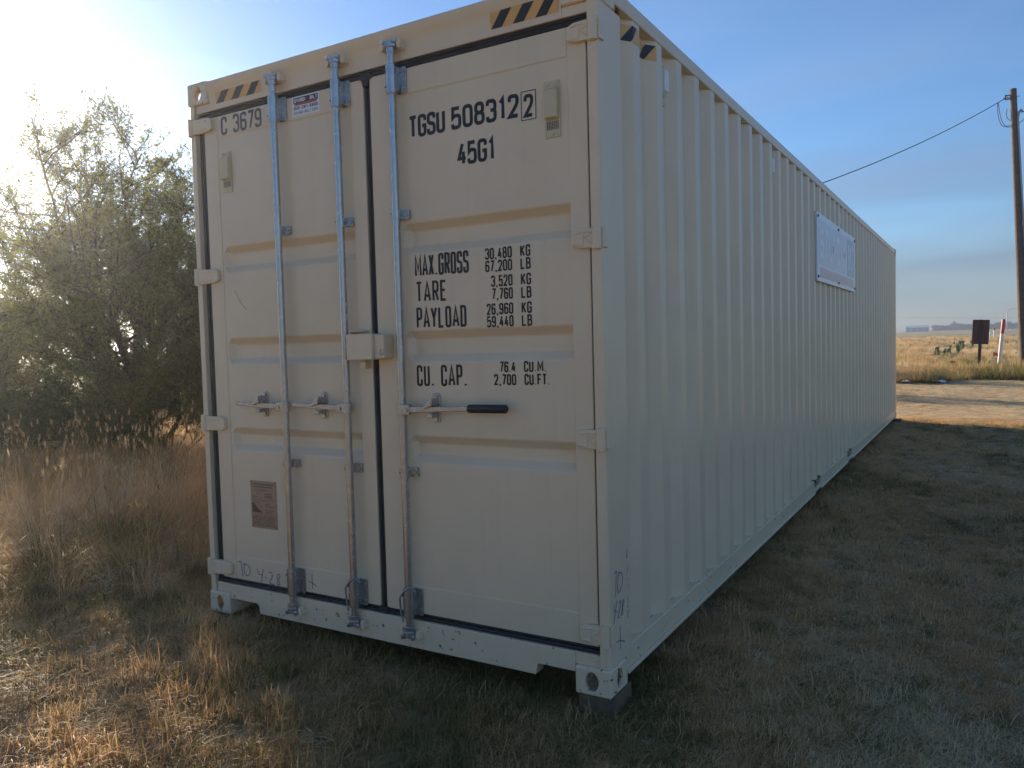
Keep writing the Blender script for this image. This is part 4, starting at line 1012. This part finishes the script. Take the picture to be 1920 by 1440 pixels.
for a in ([(-.85, 0, 9.44), (-.83, -.02, 9.0), (-.72, -.04, 8.62), (-.50, -.08, 8.52), (-.40, -.1, 8.50)], [(-.83, 0, 9.45), (-.76, 0, 8.95), (-.62, -.03, 8.60), (-.44, -.06, 8.58), (-.36, -.1, 8.62)], [(-.56, 0, 9.18), (-.58, 0, 8.95), (-.50, -.02, 8.78), (-.40, -.05, 8.76)], [(-.14, -.14, 9.0), (-.02, -.2, 8.92), (-.04, -.2, 8.72), (-.2, -.15, 8.60)]):
    P = [Vector(p) for p in a]; Q = []
    for i in range(len(P) - 1):
        p0, p1, p2, p3 = P[max(i - 1, 0)], P[i], P[i + 1], P[min(i + 2, len(P) - 1)]
        for t in (0, .25, .5, .75): Q.append(.5 * ((2 * p1) + (p2 - p0) * t + (2 * p0 - 5 * p1 + 4 * p2 - p3) * t * t + (3 * p1 - p0 - 3 * p2 + p3) * t ** 3))
    Q.append(P[-1]); MB().tube(Q, .011, 5).build('drip_loop', 'wire_black', up_, smooth=True)
mb = MB(); mb.box(-.10, .02, -.20, -.13, 5.0, 5.25); mb.build('pole_tag', 'conduit', up_)
# service drop running back over the container
w0 = Vector((PX - .61, PY, PZ + 9.56)); w1 = Vector((-6.0, 3.2, 2.9)); 
A = Vector((4.38, 30.6, 9.70)); B = Vector((-.316, 20.0, 6.03)); Bd = Vector((-9.0, .6, 3.4))
mb = MB(); pts = []
for t in np.linspace(0, 1, 24): pts.append(A.lerp(Vector((-4.36, 10.87, 3.05)), t) - Vector((0, 0, .62 * 4 * t * (1 - t))))
mb.tube(pts, .014, 5); o = mb.build('service_wire', 'wire_black'); tag(o, 'thin black overhead wire dropping from the utility pole behind the container', 'wire')

bs = empty('brown_board', (3.58, 31.6, float(gz(3.58, 31.6)))); tag(bs, 'rusty brown square board on a short post, seen from behind', 'sign')
bo = MB().box(-.275, .275, -.012, .012, .85, 1.765).build('board', 'rust_board', bs, bevel=.006); bo.rotation_euler = (0, R(2.6), 0)
o = MB().box(-.055, .055, -.062, -.013, -.2, 1.77).build('post', 'post_wood', bs, bevel=.006); o.rotation_euler = (0, R(2.6), 0)
MB().tube([(.10, -.05, .02), (.22, -.1, .18), (.16, -.1, .34)], .012, 5).build('broken_stay', 'straw_pale', bs)
mk = empty('marker_post', (4.25, 33.3, float(gz(4.25, 33.3)))); tag(mk, 'white marker post with a red top leaning beside the utility pole', 'marker post'); mk.rotation_euler = (0, R(4.9), 0)
MB().tube([(0, 0, -.1), (0, 0, 1.22)], .062, 14).build('post', 'post_white', mk, smooth=True)
MB().tube([(0, 0, 1.2205), (0, 0, 1.74), (0, 0, 1.775), (0, 0, 1.785)], [.066, .066, .05, .02], 14).build('cap', 'post_red', mk, smooth=True)
def flag(cx, cy, z, label):
    root = empty('marking_flag', (cx, cy, float(gz(cx, cy)))); MB().tube([(0, 0, 0), (.01, 0, z)], .004, 5).build('wire_stem', 'dark_steel', root)
    mb = MB(); V = []
    for k in range(6):
        u = k / 5; V += [(.01 + .17 * u, .03 * math.sin(4 * u), z - .13 - .03 * u), (.01 + .15 * u, .03 * math.sin(4 * u + .4), z - .02 * u)]
    mb.add(V, [(2 * i, 2 * i + 2, 2 * i + 3, 2 * i + 1) for i in range(5)]); f = mb.build('flag', 'flag_orange', root); sdm = f.modifiers.new('thick', 'SOLIDIFY'); sdm.thickness = .002
    tag(root, label, 'flag', 'orange marking flags in the verge')
flag(2.74, 28.3, .36, 'orange marking flag in the dark verge left of the brown board'); flag(4.05, 33.2, .50, 'orange marking flag at the foot of the white and red post')
def scrap(cx, cy, s, seed, label):
    rr = random.Random(seed); mb = MB(); V = []
    for i in range(4):
        for j in range(3): V.append(((i - 1.5) * s * .3 + rr.uniform(-.02, .02), (j - 1) * s * .3, .03 + rr.uniform(0, .06)))
    mb.add(V, [(i * 3 + j, (i + 1) * 3 + j, (i + 1) * 3 + j + 1, i * 3 + j + 1) for i in range(3) for j in range(2)])
    o = mb.build('litter_scrap', 'litter_white'); o.location = (cx, cy, float(gz(cx, cy)) + .02); sdm = o.modifiers.new('thick', 'SOLIDIFY'); sdm.thickness = .004
    tag(o, label, 'litter', 'white litter along the verge')
scrap(2.70, 21.5, .34, 1, 'larger white litter scrap at the foot of the grassy verge'); scrap(1.90, 21.3, .2, 2, 'small white litter scrap on the verge beside the container edge')

# far things
def far_post(cx, cy, h, label, red=False):
    root = empty('fence_post', (cx, cy, float(gz(cx, cy)))); MB().tube([(0, 0, -.1), (0, 0, h)], .10, 8).build('post', 'post_white', root, smooth=True)
    if red: MB().tube([(0, 0, h + .001), (0, 0, h + .35)], .11, 8).build('cap', 'post_red', root, smooth=True)
    tag(root, label, 'post', 'distant posts in the field')
far_post(4.58, 126, .85, 'shorter of two tiny pale posts far beyond the brown board'); far_post(5.07, 130.8, 1.0, 'tiny pale post with reddish top far beyond the brown board', True)
bn = empty('metal_barn', (-25.4, 450, float(gz(-25.4, 450)))); tag(bn, 'long low blue metal building on the horizon', 'building')
MB().box(-5.1, 5.1, 0, 9, -.3, 2.2).build('wall', 'barn_wall', bn)
MB().prism([(-.3, 2.201), (9.3, 2.201), (4.5, 3.3)], 'x', -5.2, 5.2).build('roof', 'barn_roof', bn)
for k in range(3): MB().box(-3.6 + 2.8 * k, -1.9 + 2.8 * k, -.03, -.002, -.2, 1.7).build('door', 'barn_roof', bn)
lp = empty('street_lamp', (9.42, 256.5, float(gz(9.42, 256.5)))); tag(lp, 'thin distant street lamp with a curved arm beside the utility pole', 'street lamp')
MB().tube([(0, 0, -.2), (0, 0, 5.6), (.25, 0, 6.05), (.9, 0, 6.25), (1.9, 0, 6.4)], [.10, .08, .06, .06, .05], 8).build('lamp_post', 'conduit', lp, smooth=True)
MB().box(1.7, 2.4, -.12, .12, 6.34, 6.44).build('lamp_head', 'conduit', lp, bevel=.03)
mb = MB(); mb.tube([(x_, 300, 7.4 - (x_ + 21) * .041 - .5 * math.sin(math.pi * (x_ + 28) / 64) + .25) for x_ in np.linspace(-28, 36, 20)], .022, 5)
tag(mb.build('power_line', 'wire_black'), 'faint distant power line just above the horizon', 'wire')

# ------------------------------------------------------------------ distant haze, thickened to imitate lens flare near the sun
hz, nt, N, L, out = nmat('haze_air')
pv = N.new('ShaderNodeVolumePrincipled'); pv.inputs['Color'].default_value = (0.93, 0.95, 1.0, 1); pv.inputs['Density'].default_value = HAZE; pv.inputs['Anisotropy'].default_value = 0.78
L.new(pv.outputs['Volume'], out.inputs['Volume'])
o = MB().box(-660, 660, -130, 740, -1.3, 11.6).build('haze', 'haze_air'); tag(o, 'thin haze over the whole field, thickened to imitate a lens-flare veil', 'haze', kind='stuff')
